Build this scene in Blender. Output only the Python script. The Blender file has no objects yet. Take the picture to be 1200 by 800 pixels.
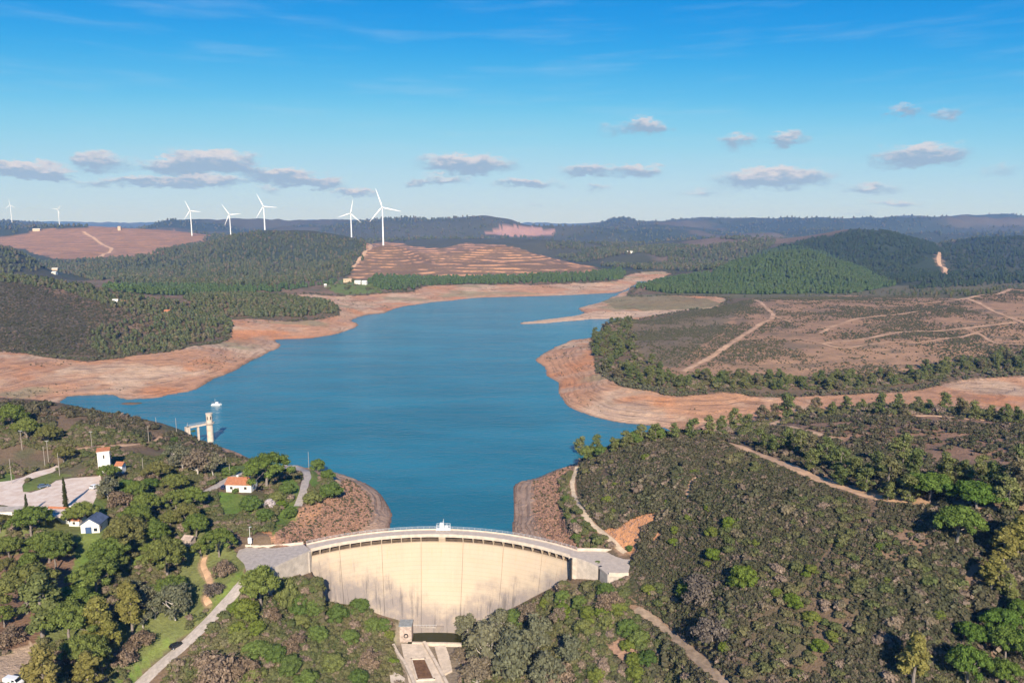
import bpy, bmesh, math, random
import numpy as np
from mathutils import Vector, Matrix

random.seed(7)
RNG = np.random.default_rng(7)
S = bpy.context.scene
COL = S.collection

# ------------------------------------------------------------------ camera, sky, sun, exposure
FPX, CAM_H, HORIZON = 850.0, 127.0, 264.0
PITCH = math.atan((400 - HORIZON) / FPX)
SP, CP_ = math.sin(PITCH), math.cos(PITCH)
cam_d = bpy.data.cameras.new('camera'); cam = bpy.data.objects.new('camera', cam_d); COL.objects.link(cam)
cam_d.sensor_width = 36.0; cam_d.lens = 36.0 * FPX / 1200.0
cam_d.clip_start = 1.0; cam_d.clip_end = 90000.0
cam.location = (0, 0, CAM_H); cam.rotation_euler = (math.pi / 2 - PITCH, 0, 0)
S.camera = cam

SUN_EL = math.radians(31.0)
SUN_AZ = math.radians(7.0)          # the sun stands behind the camera, a little to its right
sun_dir = Vector((math.sin(SUN_AZ) * math.cos(SUN_EL), -math.cos(SUN_AZ) * math.cos(SUN_EL), math.sin(SUN_EL)))
sl = bpy.data.lights.new('sun', 'SUN'); sl.energy = 5.0; sl.angle = math.radians(0.53); sl.color = (1.0, 0.90, 0.78)
sun = bpy.data.objects.new('sun', sl); COL.objects.link(sun)
sun.rotation_euler = sun_dir.to_track_quat('Z', 'Y').to_euler()
sun.location = (0, 0, 400)

S.view_settings.view_transform = 'Standard'; S.view_settings.look = 'None'
S.view_settings.gamma = 1.0; S.view_settings.use_curve_mapping = False
S.view_settings.exposure = 0.55
S.render.engine = 'CYCLES'
S.cycles.max_bounces = 4; S.cycles.diffuse_bounces = 2; S.cycles.glossy_bounces = 2
S.cycles.transmission_bounces = 4; S.cycles.transparent_max_bounces = 8; S.cycles.volume_bounces = 0
S.cycles.use_denoising = True

def N(nt, typ, loc=None, **kw):
    n = nt.nodes.new(typ)
    for k, v in kw.items():
        setattr(n, k, v)
    return n

def setin(nt, sock, v):
    if isinstance(v, bpy.types.NodeSocket):
        nt.links.new(v, sock)
    else:
        sock.default_value = v

def M_(nt, op, a, b=None, c=None, clamp=False):
    n = nt.nodes.new('ShaderNodeMath'); n.operation = op; n.use_clamp = clamp
    setin(nt, n.inputs[0], a)
    if b is not None: setin(nt, n.inputs[1], b)
    if c is not None: setin(nt, n.inputs[2], c)
    return n.outputs[0]

def MIX(nt, f, a, b, bt='MIX'):
    n = nt.nodes.new('ShaderNodeMix'); n.data_type = 'RGBA'; n.blend_type = bt
    setin(nt, n.inputs[0], f)
    setin(nt, n.inputs[6], a if isinstance(a, bpy.types.NodeSocket) else (*a[:3], 1.0))
    setin(nt, n.inputs[7], b if isinstance(b, bpy.types.NodeSocket) else (*b[:3], 1.0))
    return n.outputs[2]

def NOISE(nt, vec, scale, detail=4, rough=0.55, dim='3D'):
    n = nt.nodes.new('ShaderNodeTexNoise'); n.noise_dimensions = dim
    n.inputs['Scale'].default_value = scale; n.inputs['Detail'].default_value = detail
    n.inputs['Roughness'].default_value = rough
    if vec is not None: nt.links.new(vec, n.inputs['Vector'])
    return n.outputs['Fac']

def RAMP(nt, f, lo, hi):
    n = nt.nodes.new('ShaderNodeMapRange'); n.interpolation_type = 'SMOOTHSTEP'
    setin(nt, n.inputs[0], f); n.inputs[1].default_value = lo; n.inputs[2].default_value = hi
    return n.outputs[0]

# ---- world: physical sky with a belt of small flat clouds low over the hills, all round the horizon
world = bpy.data.worlds.new('World'); S.world = world; world.use_nodes = True
wt = world.node_tree; wt.nodes.clear()
wout = N(wt, 'ShaderNodeOutputWorld'); wbg = N(wt, 'ShaderNodeBackground')
sky = N(wt, 'ShaderNodeTexSky'); sky.sky_type = 'NISHITA'; sky.sun_disc = False
sky.sun_elevation = SUN_EL; sky.sun_rotation = math.pi - SUN_AZ
sky.altitude = 200; sky.air_density = 0.7; sky.dust_density = 0.1; sky.ozone_density = 5.0
# grade of the whole sky: the photograph's deep, polarised blue overhead and pale blue low down
s01 = N(wt, 'ShaderNodeVectorMath', operation='SCALE'); wt.links.new(sky.outputs[0], s01.inputs[0]); s01.inputs['Scale'].default_value = 0.1
cur = N(wt, 'ShaderNodeRGBCurve'); wt.links.new(s01.outputs[0], cur.inputs['Color'])
for ci_, pts_ in ((0, ((0, 0), (.127, .008), (.197, .10), (.264, .24), (.41, .42), (.708, .55), (1, .60))), (1, ((0, 0), (.252, .283), (.381, .474), (.493, .60), (.695, .67), (.935, .70), (1, .705))), (2, ((0, 0), (.522, .75), (.724, .83), (.862, .835), (1.0, .84)))):
    cv_ = cur.mapping.curves[ci_]
    while len(cv_.points) < len(pts_): cv_.points.new(.5, .5)
    for p_, q_ in zip(cv_.points, pts_): p_.location = q_
cur.mapping.update()
s10 = N(wt, 'ShaderNodeVectorMath', operation='SCALE'); wt.links.new(cur.outputs[0], s10.inputs[0]); s10.inputs['Scale'].default_value = 10.0
skyc = s10.outputs[0]
tc = N(wt, 'ShaderNodeTexCoord'); sep = N(wt, 'ShaderNodeSeparateXYZ'); wt.links.new(tc.outputs['Generated'], sep.inputs[0])
az = M_(wt, 'ARCTAN2', sep.outputs[0], sep.outputs[1])
el = M_(wt, 'ARCSINE', sep.outputs[2])
comb = N(wt, 'ShaderNodeCombineXYZ'); wt.links.new(az, comb.inputs[0]); wt.links.new(el, comb.inputs[1])
ae = comb.outputs[0]
def px_azel(px, py):
    a = (px - 600) / FPX; b = (400 - py) / FPX
    x, y, z = a, CP_ + b * SP, -SP + b * CP_
    return math.atan2(x, y), math.asin(z / math.sqrt(x * x + y * y + z * z))
warp = N(wt, 'ShaderNodeTexNoise'); warp.inputs['Scale'].default_value = 32; warp.inputs['Detail'].default_value = 7; warp.inputs['Roughness'].default_value = 0.68
sc1 = N(wt, 'ShaderNodeVectorMath', operation='MULTIPLY'); wt.links.new(ae, sc1.inputs[0]); sc1.inputs[1].default_value = (1, 2.2, 1)
wt.links.new(sc1.outputs[0], warp.inputs['Vector'])
wofs = N(wt, 'ShaderNodeVectorMath', operation='SUBTRACT'); wt.links.new(warp.outputs['Color'], wofs.inputs[0]); wofs.inputs[1].default_value = (.5, .5, .5)
wsc = N(wt, 'ShaderNodeVectorMath', operation='MULTIPLY'); wt.links.new(wofs.outputs[0], wsc.inputs[0]); wsc.inputs[1].default_value = (.085, .034, 0)
wadd = N(wt, 'ShaderNodeVectorMath', operation='ADD'); wt.links.new(ae, wadd.inputs[0]); wt.links.new(wsc.outputs[0], wadd.inputs[1])
aew = wadd.outputs[0]
CLOUDS = [  # direction of each cloud (taken from the photograph), half width, half height, density
    (22, 199, 40, 8, .95), (62, 203, 16, 5, .5), (118, 190, 24, 10, .62), (160, 214, 70, 5, .55), (250, 190, 46, 11, 1.0), (196, 196, 38, 8, .6),
    (240, 212, 42, 6, .75), (335, 206, 42, 9, .85), (372, 214, 34, 6, .7), (415, 226, 28, 5, .7), (320, 222, 14, 4, .4),
    (545, 193, 60, 10, .85), (520, 211, 40, 5, .5), (618, 215, 40, 5, .75), (690, 199, 34, 7, .7), (750, 201, 28, 7, .75), (758, 149, 26, 9, .75),
    (715, 152, 22, 8, .3), (865, 165, 22, 10, .55), (920, 164, 22, 9, .6), (905, 209, 64, 10, .9), (1078, 183, 46, 11, .8), (1100, 206, 22, 8, .6),
    (1062, 131, 16, 6, .45), (1108, 135, 18, 6, .45), (1145, 226, 80, 8, .75), (1020, 222, 34, 5, .5), (1052, 239, 28, 4, .5), (1175, 200, 30, 6, .3),
    (822, 226, 34, 4, .4), (700, 221, 16, 4, .4), (486, 214, 14, 4, .3), (1000, 250, 30, 3, .3), (626, 240, 12, 3, .3), (90, 186, 14, 5, .3),
]
AZ0 = math.radians(40.0)
sw = N(wt, 'ShaderNodeSeparateXYZ'); wt.links.new(aew, sw.inputs[0])
azn = M_(wt, 'ADD', M_(wt, 'MULTIPLY', sw.outputs[0], .5 / AZ0), .5)
bands = [[] for _ in range(6)]
for (cx, cy, hw_, hh_, de) in sorted(CLOUDS):
    a0, e0 = px_azel(cx, cy); wd = hw_ * 1.25 / FPX
    for bd in bands:
        if len(bd) < 9 and (not bd or bd[-1][1] < a0 - wd - .012): bd.append((a0 - wd, a0 + wd, a0, e0, hh_ * 1.3 / FPX, de)); break
F = None; SH = None
for bd in bands:
    if not bd: continue
    cr = N(wt, 'ShaderNodeValToRGB'); wt.links.new(azn, cr.inputs[0]); els = cr.color_ramp.elements
    stops = []
    for (l, r_, a0, e0, hh_, de) in bd:
        g, bl = e0 / .25, hh_ / .05
        stops += [(l, 0, g, bl), (a0, de, g, bl), (r_, 0, g, bl)]
    while len(els) < len(stops): els.new(.5)
    for e_, (a0, d_, g, bl) in zip(els, stops): e_.position = min(1, max(0, a0 * .5 / AZ0 + .5)); e_.color = (d_, g, bl, 1)
    sc_ = N(wt, 'ShaderNodeSeparateColor'); wt.links.new(cr.outputs[0], sc_.inputs[0])
    v = M_(wt, 'DIVIDE', M_(wt, 'SUBTRACT', sw.outputs[1], M_(wt, 'MULTIPLY', sc_.outputs[1], .25)), M_(wt, 'MULTIPLY', sc_.outputs[2], .05))
    f = M_(wt, 'MULTIPLY', sc_.outputs[0], M_(wt, 'SUBTRACT', 1.0, M_(wt, 'MULTIPLY', v, v), clamp=True))
    s_ = M_(wt, 'MULTIPLY', f, v)
    F = f if F is None else M_(wt, 'ADD', F, f)
    SH = s_ if SH is None else M_(wt, 'ADD', SH, s_)
# the same belt of clouds goes on round the rest of the horizon
gs = N(wt, 'ShaderNodeVectorMath', operation='MULTIPLY'); wt.links.new(aew, gs.inputs[0]); gs.inputs[1].default_value = (7, 34, 1)
gen = RAMP(wt, NOISE(wt, gs.outputs[0], 1.0, 3, .5), .56, .8)
gen = M_(wt, 'MULTIPLY', gen, M_(wt, 'MULTIPLY', RAMP(wt, M_(wt, 'ABSOLUTE', az), .70, .78), M_(wt, 'MULTIPLY', RAMP(wt, el, .0, .03), RAMP(wt, el, .17, .09))))
F = M_(wt, 'ADD', F, gen)
fine0 = NOISE(wt, sc1.outputs[0], 95, 6, .65)
F = M_(wt, 'MULTIPLY', F, M_(wt, 'ADD', .35, M_(wt, 'MULTIPLY', fine0, 1.3)))
dens = RAMP(wt, F, 0.08, 0.50)
shade = M_(wt, 'DIVIDE', SH, M_(wt, 'MAXIMUM', F, 0.02))
fine = NOISE(wt, sc1.outputs[0], 70, 5, .6)
shade = M_(wt, 'ADD', shade, M_(wt, 'MULTIPLY', M_(wt, 'SUBTRACT', fine, .5), 1.2))
lit = RAMP(wt, shade, -0.15, 0.7)
# thin high veils
cs = N(wt, 'ShaderNodeVectorMath', operation='MULTIPLY'); wt.links.new(ae, cs.inputs[0]); cs.inputs[1].default_value = (1.6, 15, 1)
veil = RAMP(wt, NOISE(wt, cs.outputs[0], 2.6, 6, .6), .47, .82)
veilw = M_(wt, 'MULTIPLY', veil, 0.22)
cbase, ctop = (3.0, 4.0, 5.5), (7.4, 6.8, 7.0)
ccol = MIX(wt, lit, cbase, ctop)
c1 = MIX(wt, veilw, skyc, (5.2, 6.7, 7.9))
c2 = MIX(wt, M_(wt, 'MULTIPLY', dens, .85), c1, ccol)
wt.links.new(c2, wbg.inputs['Color']); wbg.inputs['Strength'].default_value = 0.071
wt.links.new(wbg.outputs[0], wout.inputs[0])

# ------------------------------------------------------------------ small helpers
def tag(o, label=None, cat=None, group=None, kind=None):
    if label: o['label'] = label
    if cat: o['category'] = cat
    if group: o['group'] = group
    if kind: o['kind'] = kind
    return o

def empty(name, loc, rz=0.0):
    o = bpy.data.objects.new(name, None); COL.objects.link(o)
    o.location = loc; o.rotation_euler = (0, 0, rz); o.empty_display_size = 0.5
    return o

def link(name, me, parent=None, loc=None, rz=None):
    o = bpy.data.objects.new(name, me); COL.objects.link(o)
    if parent is not None: o.parent = parent
    if loc is not None: o.location = loc
    if rz is not None: o.rotation_euler = (0, 0, rz)
    return o

def np_mesh(name, verts, faces, mat=None, smooth=False):
    """verts (n,3), faces (m,3|4) arrays -> mesh"""
    verts = np.asarray(verts, np.float32); faces = np.asarray(faces, np.int32)
    me = bpy.data.meshes.new(name); k = faces.shape[1]
    me.vertices.add(len(verts)); me.vertices.foreach_set('co', verts.ravel())
    me.loops.add(faces.size); me.loops.foreach_set('vertex_index', faces.ravel())
    me.polygons.add(len(faces))
    me.polygons.foreach_set('loop_start', np.arange(0, faces.size, k, dtype=np.int32))
    me.polygons.foreach_set('loop_total', np.full(len(faces), k, np.int32))
    if smooth: me.polygons.foreach_set('use_smooth', np.ones(len(faces), bool))
    me.update(calc_edges=True); me.validate()
    if mat: me.materials.append(mat)
    return me

class MB:
    """collects boxes, prisms and tubes into one mesh"""
    def __init__(s): s.v = []; s.f = []; s.sm = []
    def add(s, vs, fs, smooth=False):
        b = len(s.v); s.v += [tuple(v) for v in vs]; s.f += [tuple(i + b for i in f) for f in fs]; s.sm += [smooth] * len(fs); return s
    def box(s, c, d, rz=0.0):
        x, y, z = d[0] / 2, d[1] / 2, d[2] / 2; ca, sa = math.cos(rz), math.sin(rz)
        vs = [(c[0] + i * x * ca - j * y * sa, c[1] + i * x * sa + j * y * ca, c[2] + k * z) for k in (-1, 1) for i, j in ((-1, -1), (1, -1), (1, 1), (-1, 1))]
        return s.add(vs, [(3, 2, 1, 0), (4, 5, 6, 7), (0, 1, 5, 4), (1, 2, 6, 5), (2, 3, 7, 6), (3, 0, 4, 7)])
    def prism(s, poly, z0, z1):
        n = len(poly)
        vs = [(p[0], p[1], z0) for p in poly] + [(p[0], p[1], z1) for p in poly]
        return s.add(vs, [tuple(range(n - 1, -1, -1)), tuple(range(n, 2 * n))] + [(i, (i + 1) % n, n + (i + 1) % n, n + i) for i in range(n)])
    def tube(s, pts, rads, n=8, cap=True):
        pts = [Vector(p) for p in pts]; rings = []
        for i, p in enumerate(pts):
            t = (pts[min(i + 1, len(pts) - 1)] - pts[max(i - 1, 0)]).normalized()
            a = t.orthogonal().normalized() if abs(t.z) < .95 else (Vector((1, 0, 0)) - t * t.x).normalized()
            b = t.cross(a)
            rings.append([p + (a * math.cos(2 * math.pi * k / n) + b * math.sin(2 * math.pi * k / n)) * rads[i] for k in range(n)])
        vs = [v for r in rings for v in r]
        fs = [(i * n + k, i * n + (k + 1) % n, (i + 1) * n + (k + 1) % n, (i + 1) * n + k) for i in range(len(pts) - 1) for k in range(n)]
        s.add(vs, fs, True)
        if cap:
            m = len(pts) - 1
            s.add(rings[0], [tuple(range(n - 1, -1, -1))]); s.add(rings[m], [tuple(range(n))])
        return s
    def mesh(s, name, mat):
        me = bpy.data.meshes.new(name); me.from_pydata(s.v, [], s.f); me.update()
        me.polygons.foreach_set('use_smooth', s.sm)
        if mat: me.materials.append(mat)
        return me
    def build(s, name, mat, parent=None, loc=None, rz=None):
        return link(name, s.mesh(name, mat), parent, loc, rz)

# ------------------------------------------------------------------ measuring: pixel of the photograph -> place in the world
def ray(px, py):
    a = (px - 600) / FPX; b = (400 - py) / FPX
    return np.array([a, CP_ + b * SP, -SP + b * CP_])
def P(px, py, z):
    d = ray(px, py); t = (z - CAM_H) / d[2]
    return (d[0] * t, d[1] * t, float(z))
def D(px, py, y):
    d = ray(px, py); t = y / d[1]
    return (d[0] * t, float(y), CAM_H + d[2] * t)

def _hash(ix, iy, seed):
    h = (ix.astype(np.int64) * 374761393 + iy.astype(np.int64) * 668265263 + seed * 1442695041) & 0xffffffff
    h = ((h ^ (h >> 13)) * 1274126177) & 0xffffffff
    return ((h ^ (h >> 16)) & 0xffffff) / float(0xffffff)
def vnoise(x, y, seed=0):
    ix = np.floor(x); iy = np.floor(y); fx = x - ix; fy = y - iy
    fx = fx * fx * fx * (fx * (fx * 6 - 15) + 10); fy = fy * fy * fy * (fy * (fy * 6 - 15) + 10)
    a = _hash(ix, iy, seed); b = _hash(ix + 1, iy, seed); c = _hash(ix, iy + 1, seed); d = _hash(ix + 1, iy + 1, seed)
    return (a + (b - a) * fx + (c - a) * fy + (a - b - c + d) * fx * fy) * 2 - 1
def fbm(x, y, wl, octv=4, seed=0, gain=.5):
    s = np.zeros_like(x); amp = 1.0; tot = 0
    for o in range(octv):
        c, sn = math.cos(o * 1.1), math.sin(o * 1.1)
        s = s + amp * vnoise((x * c - y * sn) / wl + 17.3 * o, (x * sn + y * c) / wl - 9.1 * o, seed + o * 13); tot += amp
        amp *= gain; wl *= .5
    return s / tot
def smooth(a, b, x):
    t = np.clip((x - a) / (b - a), 0, 1); return t * t * (3 - 2 * t)

def catmull(pts, n=4, closed=True):
    pts = np.asarray(pts, float); m = len(pts); out = []
    rng = range(m) if closed else range(m - 1)
    for i in rng:
        if closed: p0, p1, p2, p3 = pts[i - 1], pts[i], pts[(i + 1) % m], pts[(i + 2) % m]
        else: p0, p1, p2, p3 = pts[max(i - 1, 0)], pts[i], pts[i + 1], pts[min(i + 2, m - 1)]
        for k in range(n):
            t = k / n
            out.append(.5 * ((2 * p1) + (-p0 + p2) * t + (2 * p0 - 5 * p1 + 4 * p2 - p3) * t * t + (-p0 + 3 * p1 - 3 * p2 + p3) * t ** 3))
    if not closed: out.append(pts[-1])
    return np.array(out)
def inside(x, y, poly):
    r = np.zeros(x.shape, bool); n = len(poly)
    bb = (x >= poly[:, 0].min()) & (x <= poly[:, 0].max()) & (y >= poly[:, 1].min()) & (y <= poly[:, 1].max())
    idx = np.nonzero(bb)
    if len(idx[0]) == 0: return r
    xx = x[idx]; yy = y[idx]; q = np.zeros(xx.shape, bool)
    for i in range(n):
        x1, y1 = poly[i]; x2, y2 = poly[(i + 1) % n]
        if y1 == y2: continue
        c = ((y1 > yy) != (y2 > yy)) & (xx < (x2 - x1) * (yy - y1) / (y2 - y1) + x1)
        q ^= c
    r[idx] = q
    return r
def seg_dist(x, y, poly, closed=True):
    d = np.full(x.shape, 1e18); n = len(poly)
    for i in range(n if closed else n - 1):
        x1, y1 = poly[i]; x2, y2 = poly[(i + 1) % n]
        dx, dy = x2 - x1, y2 - y1; L = dx * dx + dy * dy + 1e-9
        t = np.clip(((x - x1) * dx + (y - y1) * dy) / L, 0, 1)
        d = np.minimum(d, (x - x1 - t * dx) ** 2 + (y - y1 - t * dy) ** 2)
    return np.sqrt(d)
# ------------------------------------------------------------------ the dam's plan (needed by the terrain)
CREST = 10.0
_pl, _pc, _pr = [np.array(P(*q, CREST)[:2]) for q in ((364, 644), (517, 627), (667, 651))]
def circle3(a, b, c):
    A = np.array([b - a, c - a]) * 2; B = np.array([b @ b - a @ a, c @ c - a @ a])
    o = np.linalg.solve(A, B); return o, np.linalg.norm(a - o)
DC, DR = circle3(_pl, _pc, _pr)      # centre and radius of the downstream crest edge
A_L = math.atan2(_pl[1] - DC[1], _pl[0] - DC[0]); A_R = math.atan2(_pr[1] - DC[1], _pr[0] - DC[0])
def dam_pt(a, r): return (DC[0] + math.cos(a) * r, DC[1] + math.sin(a) * r)
def face_off(z): return -0.9 + 8.5 * ((8 - min(z, 8)) / 32.0) ** 1.35   # how far the downstream face stands inside the crest edge

# ------------------------------------------------------------------ terrain control: shoreline, high-water line, ridges, valleys
SHORE = [(452, 650), (457, 622), (460, 603), (452, 585), (440, 573), (428, 567), (405, 557), (370, 549), (330, 545), (300, 541), (280, 531), (256, 523), (240, 518),
    (215, 512), (185, 503), (150, 495), (120, 488), (95, 481), (72, 474), (76, 466), (88, 464), (120, 462.5), (136, 464), (150, 468), (165, 467), (185, 466), (200, 462), (230, 456),
    (252, 443), (267, 437), (307, 417), (328, 405), (322, 399), (337, 397.5), (367, 396), (400, 390), (419, 381), (413, 374), (433, 368.5), (450, 366.5), (467, 360), (510, 354), (533, 352),
    (567, 348.5), (633, 347), (693, 344.5), (728, 341.5), (745, 332), (752, 329.5), (757, 331), (748, 338), (726, 344), (712, 351), (690, 357.5), (678, 362), (684, 367.5), (650, 373), (613, 377.5), (616, 380),
    (670, 376), (705, 373.5), (735, 373), (715, 384), (692, 395.5), (672, 398), (657, 404), (645, 410), (627, 421), (637, 430), (640, 440), (654, 448), (655, 460), (665, 475), (687, 485), (712, 492), (740, 496.5),
    (765, 499), (785, 504), (775, 512), (735, 524), (705, 534), (680, 541), (665, 546), (630, 559), (607, 566), (603, 575), (602, 600), (601, 625), (600, 650)]
shore = catmull([P(a, b, 0)[:2] for a, b in SHORE], 3)
HW = [(319, 638), (341, 610), (361, 594), (397, 578), (400, 566), (385, 558), (350, 553), (330, 551), (300, 547), (272, 537), (240, 527), (200, 509), (150, 500), (100, 490), (50, 480), (-60, 470), (-160, 455), (-120, 412),
    (0, 412), (60, 417), (100, 420), (150, 417), (200, 412), (227, 404), (257, 397), (273, 388), (266, 378), (253, 371), (283, 372.5), (350, 375), (393, 367.5), (398, 362), (385, 354), (350, 348), (330, 345.5), (360, 343.5),
    (400, 345), (450, 343), (485, 339.5), (500, 335.5), (540, 333.5), (600, 333), (667, 331), (724, 328), (733, 321), (760, 318), (782, 318), (778, 324), (748, 331), (738, 337), (740, 343), (800, 345.5),
    (850, 350), (830, 362), (790, 367), (760, 371), (732, 372), (708, 381), (691, 396), (697, 420), (701, 432), (720, 446), (740, 452), (762, 456), (792, 461), (850, 457), (900, 459), (1000, 459), (1070, 451), (1130, 441),
    (1200, 438), (1280, 436), (1330, 470), (1280, 492), (1200, 487), (1150, 482), (1100, 478), (1047, 472), (1000, 476), (943, 488), (883, 499), (840, 507), (800, 514), (770, 520), (735, 532), (705, 541), (668, 549), (657, 567), (657, 595), (667, 625), (674, 650)]
hw = catmull([P(a, b, 10)[:2] for a, b in HW], 3)

C = []
def c(*pts):
    for q in pts: C.append(P(*q))
def r(*pts):
    for q in pts: C.append(D(*q))
for q in SHORE[1:-1]: C.append(P(q[0], q[1], 0))
for q in HW[1:-1:2]: C.append(P(q[0], q[1], 9.0))
c((540, 590, -9), (540, 540, -9), (420, 500, -9), (560, 460, -9), (300, 480, -7), (500, 420, -8), (430, 390, -5), (600, 400, -8), (560, 365, -5), (690, 350, -2), (660, 368, -2), (640, 390, -4), (700, 505, -4), (530, 640, -9))
# near left land
c((0, 466, 31), (60, 471, 30), (100, 478, 28), (150, 488, 25), (190, 496, 20), (215, 504, 16), (240, 515, 9), (-120, 455, 36), (-300, 470, 40),
  (0, 500, 29), (80, 510, 26), (140, 520, 23), (185, 516, 19), (225, 540, 15), (0, 545, 20), (60, 545, 20), (0, 580, 19), (60, 580, 19), (115, 575, 19), (123, 556, 19.5), (110, 597, 17), (40, 612, 16), (100, 620, 14.5),
  (0, 640, 13), (0, 700, 6), (0, 760, 3), (20, 800, 2), (100, 680, 8), (70, 740, 3), (100, 800, -4), (150, 640, 12), (160, 590, 15), (200, 580, 14), (200, 640, 10), (220, 700, 3), (160, 740, -1),
  (250, 572, 13.5), (285, 577, 13), (314, 560, 13), (345, 551, 12.5), (360, 562, 12), (355, 590, 11.5), (300, 610, 12), (385, 570, 11), (265, 620, 13), (280, 600, 13), (265, 650, 9.5), (290, 650, 9.8), (330, 645, 10),
  (290, 680, 7), (265, 706, 3.5), (245, 726, 1), (215, 755, -3), (180, 785, -7), (150, 815, -10), (-200, 560, 24), (-200, 700, 12), (-250, 800, 8), (-200, 510, 32))
# valley below the dam
c((345, 702, -6), (318, 700, -1), (330, 740, -7), (300, 800, -13), (400, 740, -15), (400, 800, -19), (440, 745, -22), (462, 760, -25), (450, 800, -25), (480, 770, -25.5), (520, 770, -25.5), (500, 800, -26), (550, 745, -25.3),
  (570, 770, -22), (600, 740, -18), (600, 800, -20), (650, 740, -9), (660, 800, -13), (700, 700, 3), (700, 760, -4), (738, 680, 8.5), (715, 682, 6), (770, 740, 1), (800, 790, -2), (745, 790, -6))
for a, z in ((.0, -8), (.08, -11), (.18, -15), (.3, -20), (.42, -24.5), (.6, -24.5), (.72, -18), (.86, -9), (.97, -2)):
    an = A_L + (A_R - A_L) * a; q = dam_pt(an, DR - face_off(z) - .5); C.append((q[0], q[1], z))
# right hill
c((735, 655, 10), (700, 640, 10), (673, 580, 10.3), (676, 550, 10.5), (690, 600, 15), (720, 600, 17), (760, 600, 22), (752, 640, 14), (775, 650, 15), (700, 560, 17), (690, 530, 15), (720, 520, 21), (760, 507, 26), (800, 508, 28), (760, 550, 27), (850, 520, 33), (840, 600, 31), (900, 540, 37), (960, 562, 41),
  (1010, 578, 43), (1080, 588, 45), (1200, 600, 48), (1290, 608, 50), (900, 650, 29), (1000, 650, 35), (1100, 650, 38), (1200, 680, 36), (850, 700, 18), (950, 720, 22), (1050, 720, 27), (1200, 760, 25), (820, 760, 6), (900, 790, 10), (1000, 800, 14), (1100, 800, 18), (1290, 800, 22), (1320, 700, 38),
  (900, 500, 22), (960, 520, 30), (960, 488, 19), (1030, 540, 34), (1040, 484, 22), (1100, 510, 33), (1110, 545, 37), (1100, 486, 24), (1200, 500, 29), (1200, 540, 37), (1300, 510, 32), (1300, 560, 42))
c((900, 478, 3), (1000, 466, 5), (1100, 462, 5), (1190, 458, 6))
# peninsula and its plateau
c((740, 400, 13), (760, 430, 11.5), (800, 420, 13.5), (860, 440, 12), (900, 420, 16), (1000, 430, 13), (1100, 425, 12.5), (1200, 415, 15), (1300, 410, 17), (780, 385, 15), (840, 380, 17), (900, 390, 20), (1000, 395, 21), (1100, 390, 22), (1200, 380, 25), (820, 362, 15), (880, 356, 19), (900, 372, 22), (960, 360, 25),
  (1000, 350, 28), (1060, 349, 29), (1100, 352, 31), (1133, 350, 33), (1200, 340, 40), (1320, 340, 43), (760, 352, 4), (800, 357, 6), (740, 362, 3), (710, 366, 2), (700, 360, 1.5))
# left middle hill and the woods behind it
r((-100, 316, 1000), (0, 322, 1000), (50, 328, 1000), (100, 336, 990), (150, 347, 960), (200, 362, 900), (240, 378, 830), (-100, 365, 850), (0, 370, 820), (60, 385, 770), (120, 395, 760), (180, 395, 790), (-250, 330, 950))
r((0, 334, 1180), (100, 345, 1180), (-150, 335, 1250))
c((230, 357, 22), (300, 360, 15), (350, 362, 15), (390, 363, 12), (300, 349, 16), (240, 347, 18), (200, 344, 20), (340, 338, 14), (270, 340, 15))
c((410, 334, 16), (440, 336, 14), (385, 337, 14), (330, 333, 14), (200, 334, 15), (120, 327, 15), (65, 321, 12))
# turbine hill, pink hill, terraced hill
r((309, 272, 2500), (270, 277, 2480), (230, 285, 2400), (200, 291, 2300), (150, 304, 2150), (100, 316, 1950), (350, 275, 2500), (411, 279, 2500), (430, 285, 2350), (300, 297, 2150), (300, 315, 1850), (380, 300, 2150), (390, 318, 1850), (210, 315, 1900),
  (300, 300, 2850), (400, 300, 2850), (250, 292, 2800))
r((450, 284, 2000), (480, 291, 2000), (512, 304, 2000), (540, 291, 2120), (575, 286, 2150), (600, 288, 2150), (640, 301, 2060), (512, 314, 1790), (425, 296, 2050), (700, 317, 1850), (462, 306, 1790), (572, 306, 1830), (630, 312, 1800), (500, 322, 1660), (600, 323, 1660), (680, 323, 1650), (450, 320, 1680), (432, 305, 1850),
  (450, 303, 2350), (520, 304, 2450), (600, 304, 2450), (700, 315, 2300))
r((-60, 300, 1700), (0, 292, 1700), (30, 299, 1700), (60, 316, 1650), (-150, 290, 1700), (0, 312, 2150), (40, 310, 2150))
r((-100, 282, 3000), (0, 280, 3100), (50, 269, 3300), (130, 267, 3300), (200, 271, 3250), (250, 276, 3200), (60, 285, 2850), (130, 287, 2800), (190, 290, 2750), (130, 301, 2450), (90, 303, 2400), (180, 300, 2500), (60, 300, 2500),
  (60, 280, 3900), (150, 279, 3900), (250, 284, 3900))
# middle hills beyond the far shore
r((650, 283, 3000), (700, 287, 2900), (740, 286, 3000), (800, 281, 3100), (860, 280, 3200), (900, 282, 3200), (745, 300, 2350), (700, 303, 2450), (800, 300, 2400), (760, 313, 1950), (660, 296, 2700), (560, 280, 3300), (480, 280, 3300), (780, 320, 1800),
  (700, 290, 3700), (820, 288, 3900), (930, 288, 3900), (560, 285, 3900))
r((930, 291, 1750), (900, 298, 1720), (870, 307, 1680), (835, 322, 1600), (800, 333, 1480), (965, 299, 1750), (1000, 314, 1700), (1045, 334, 1600), (930, 318, 1560), (860, 330, 1450), (990, 332, 1480), (900, 342, 1330), (1000, 343, 1380), (780, 337, 1400), (930, 320, 2050), (840, 325, 2000))
r((1010, 271, 2400), (960, 279, 2400), (920, 287, 2350), (1060, 276, 2450), (1100, 290, 2350), (1030, 300, 2050), (1080, 315, 1900), (1060, 340, 1560), (1010, 292, 2900), (1000, 290, 3100))
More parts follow.
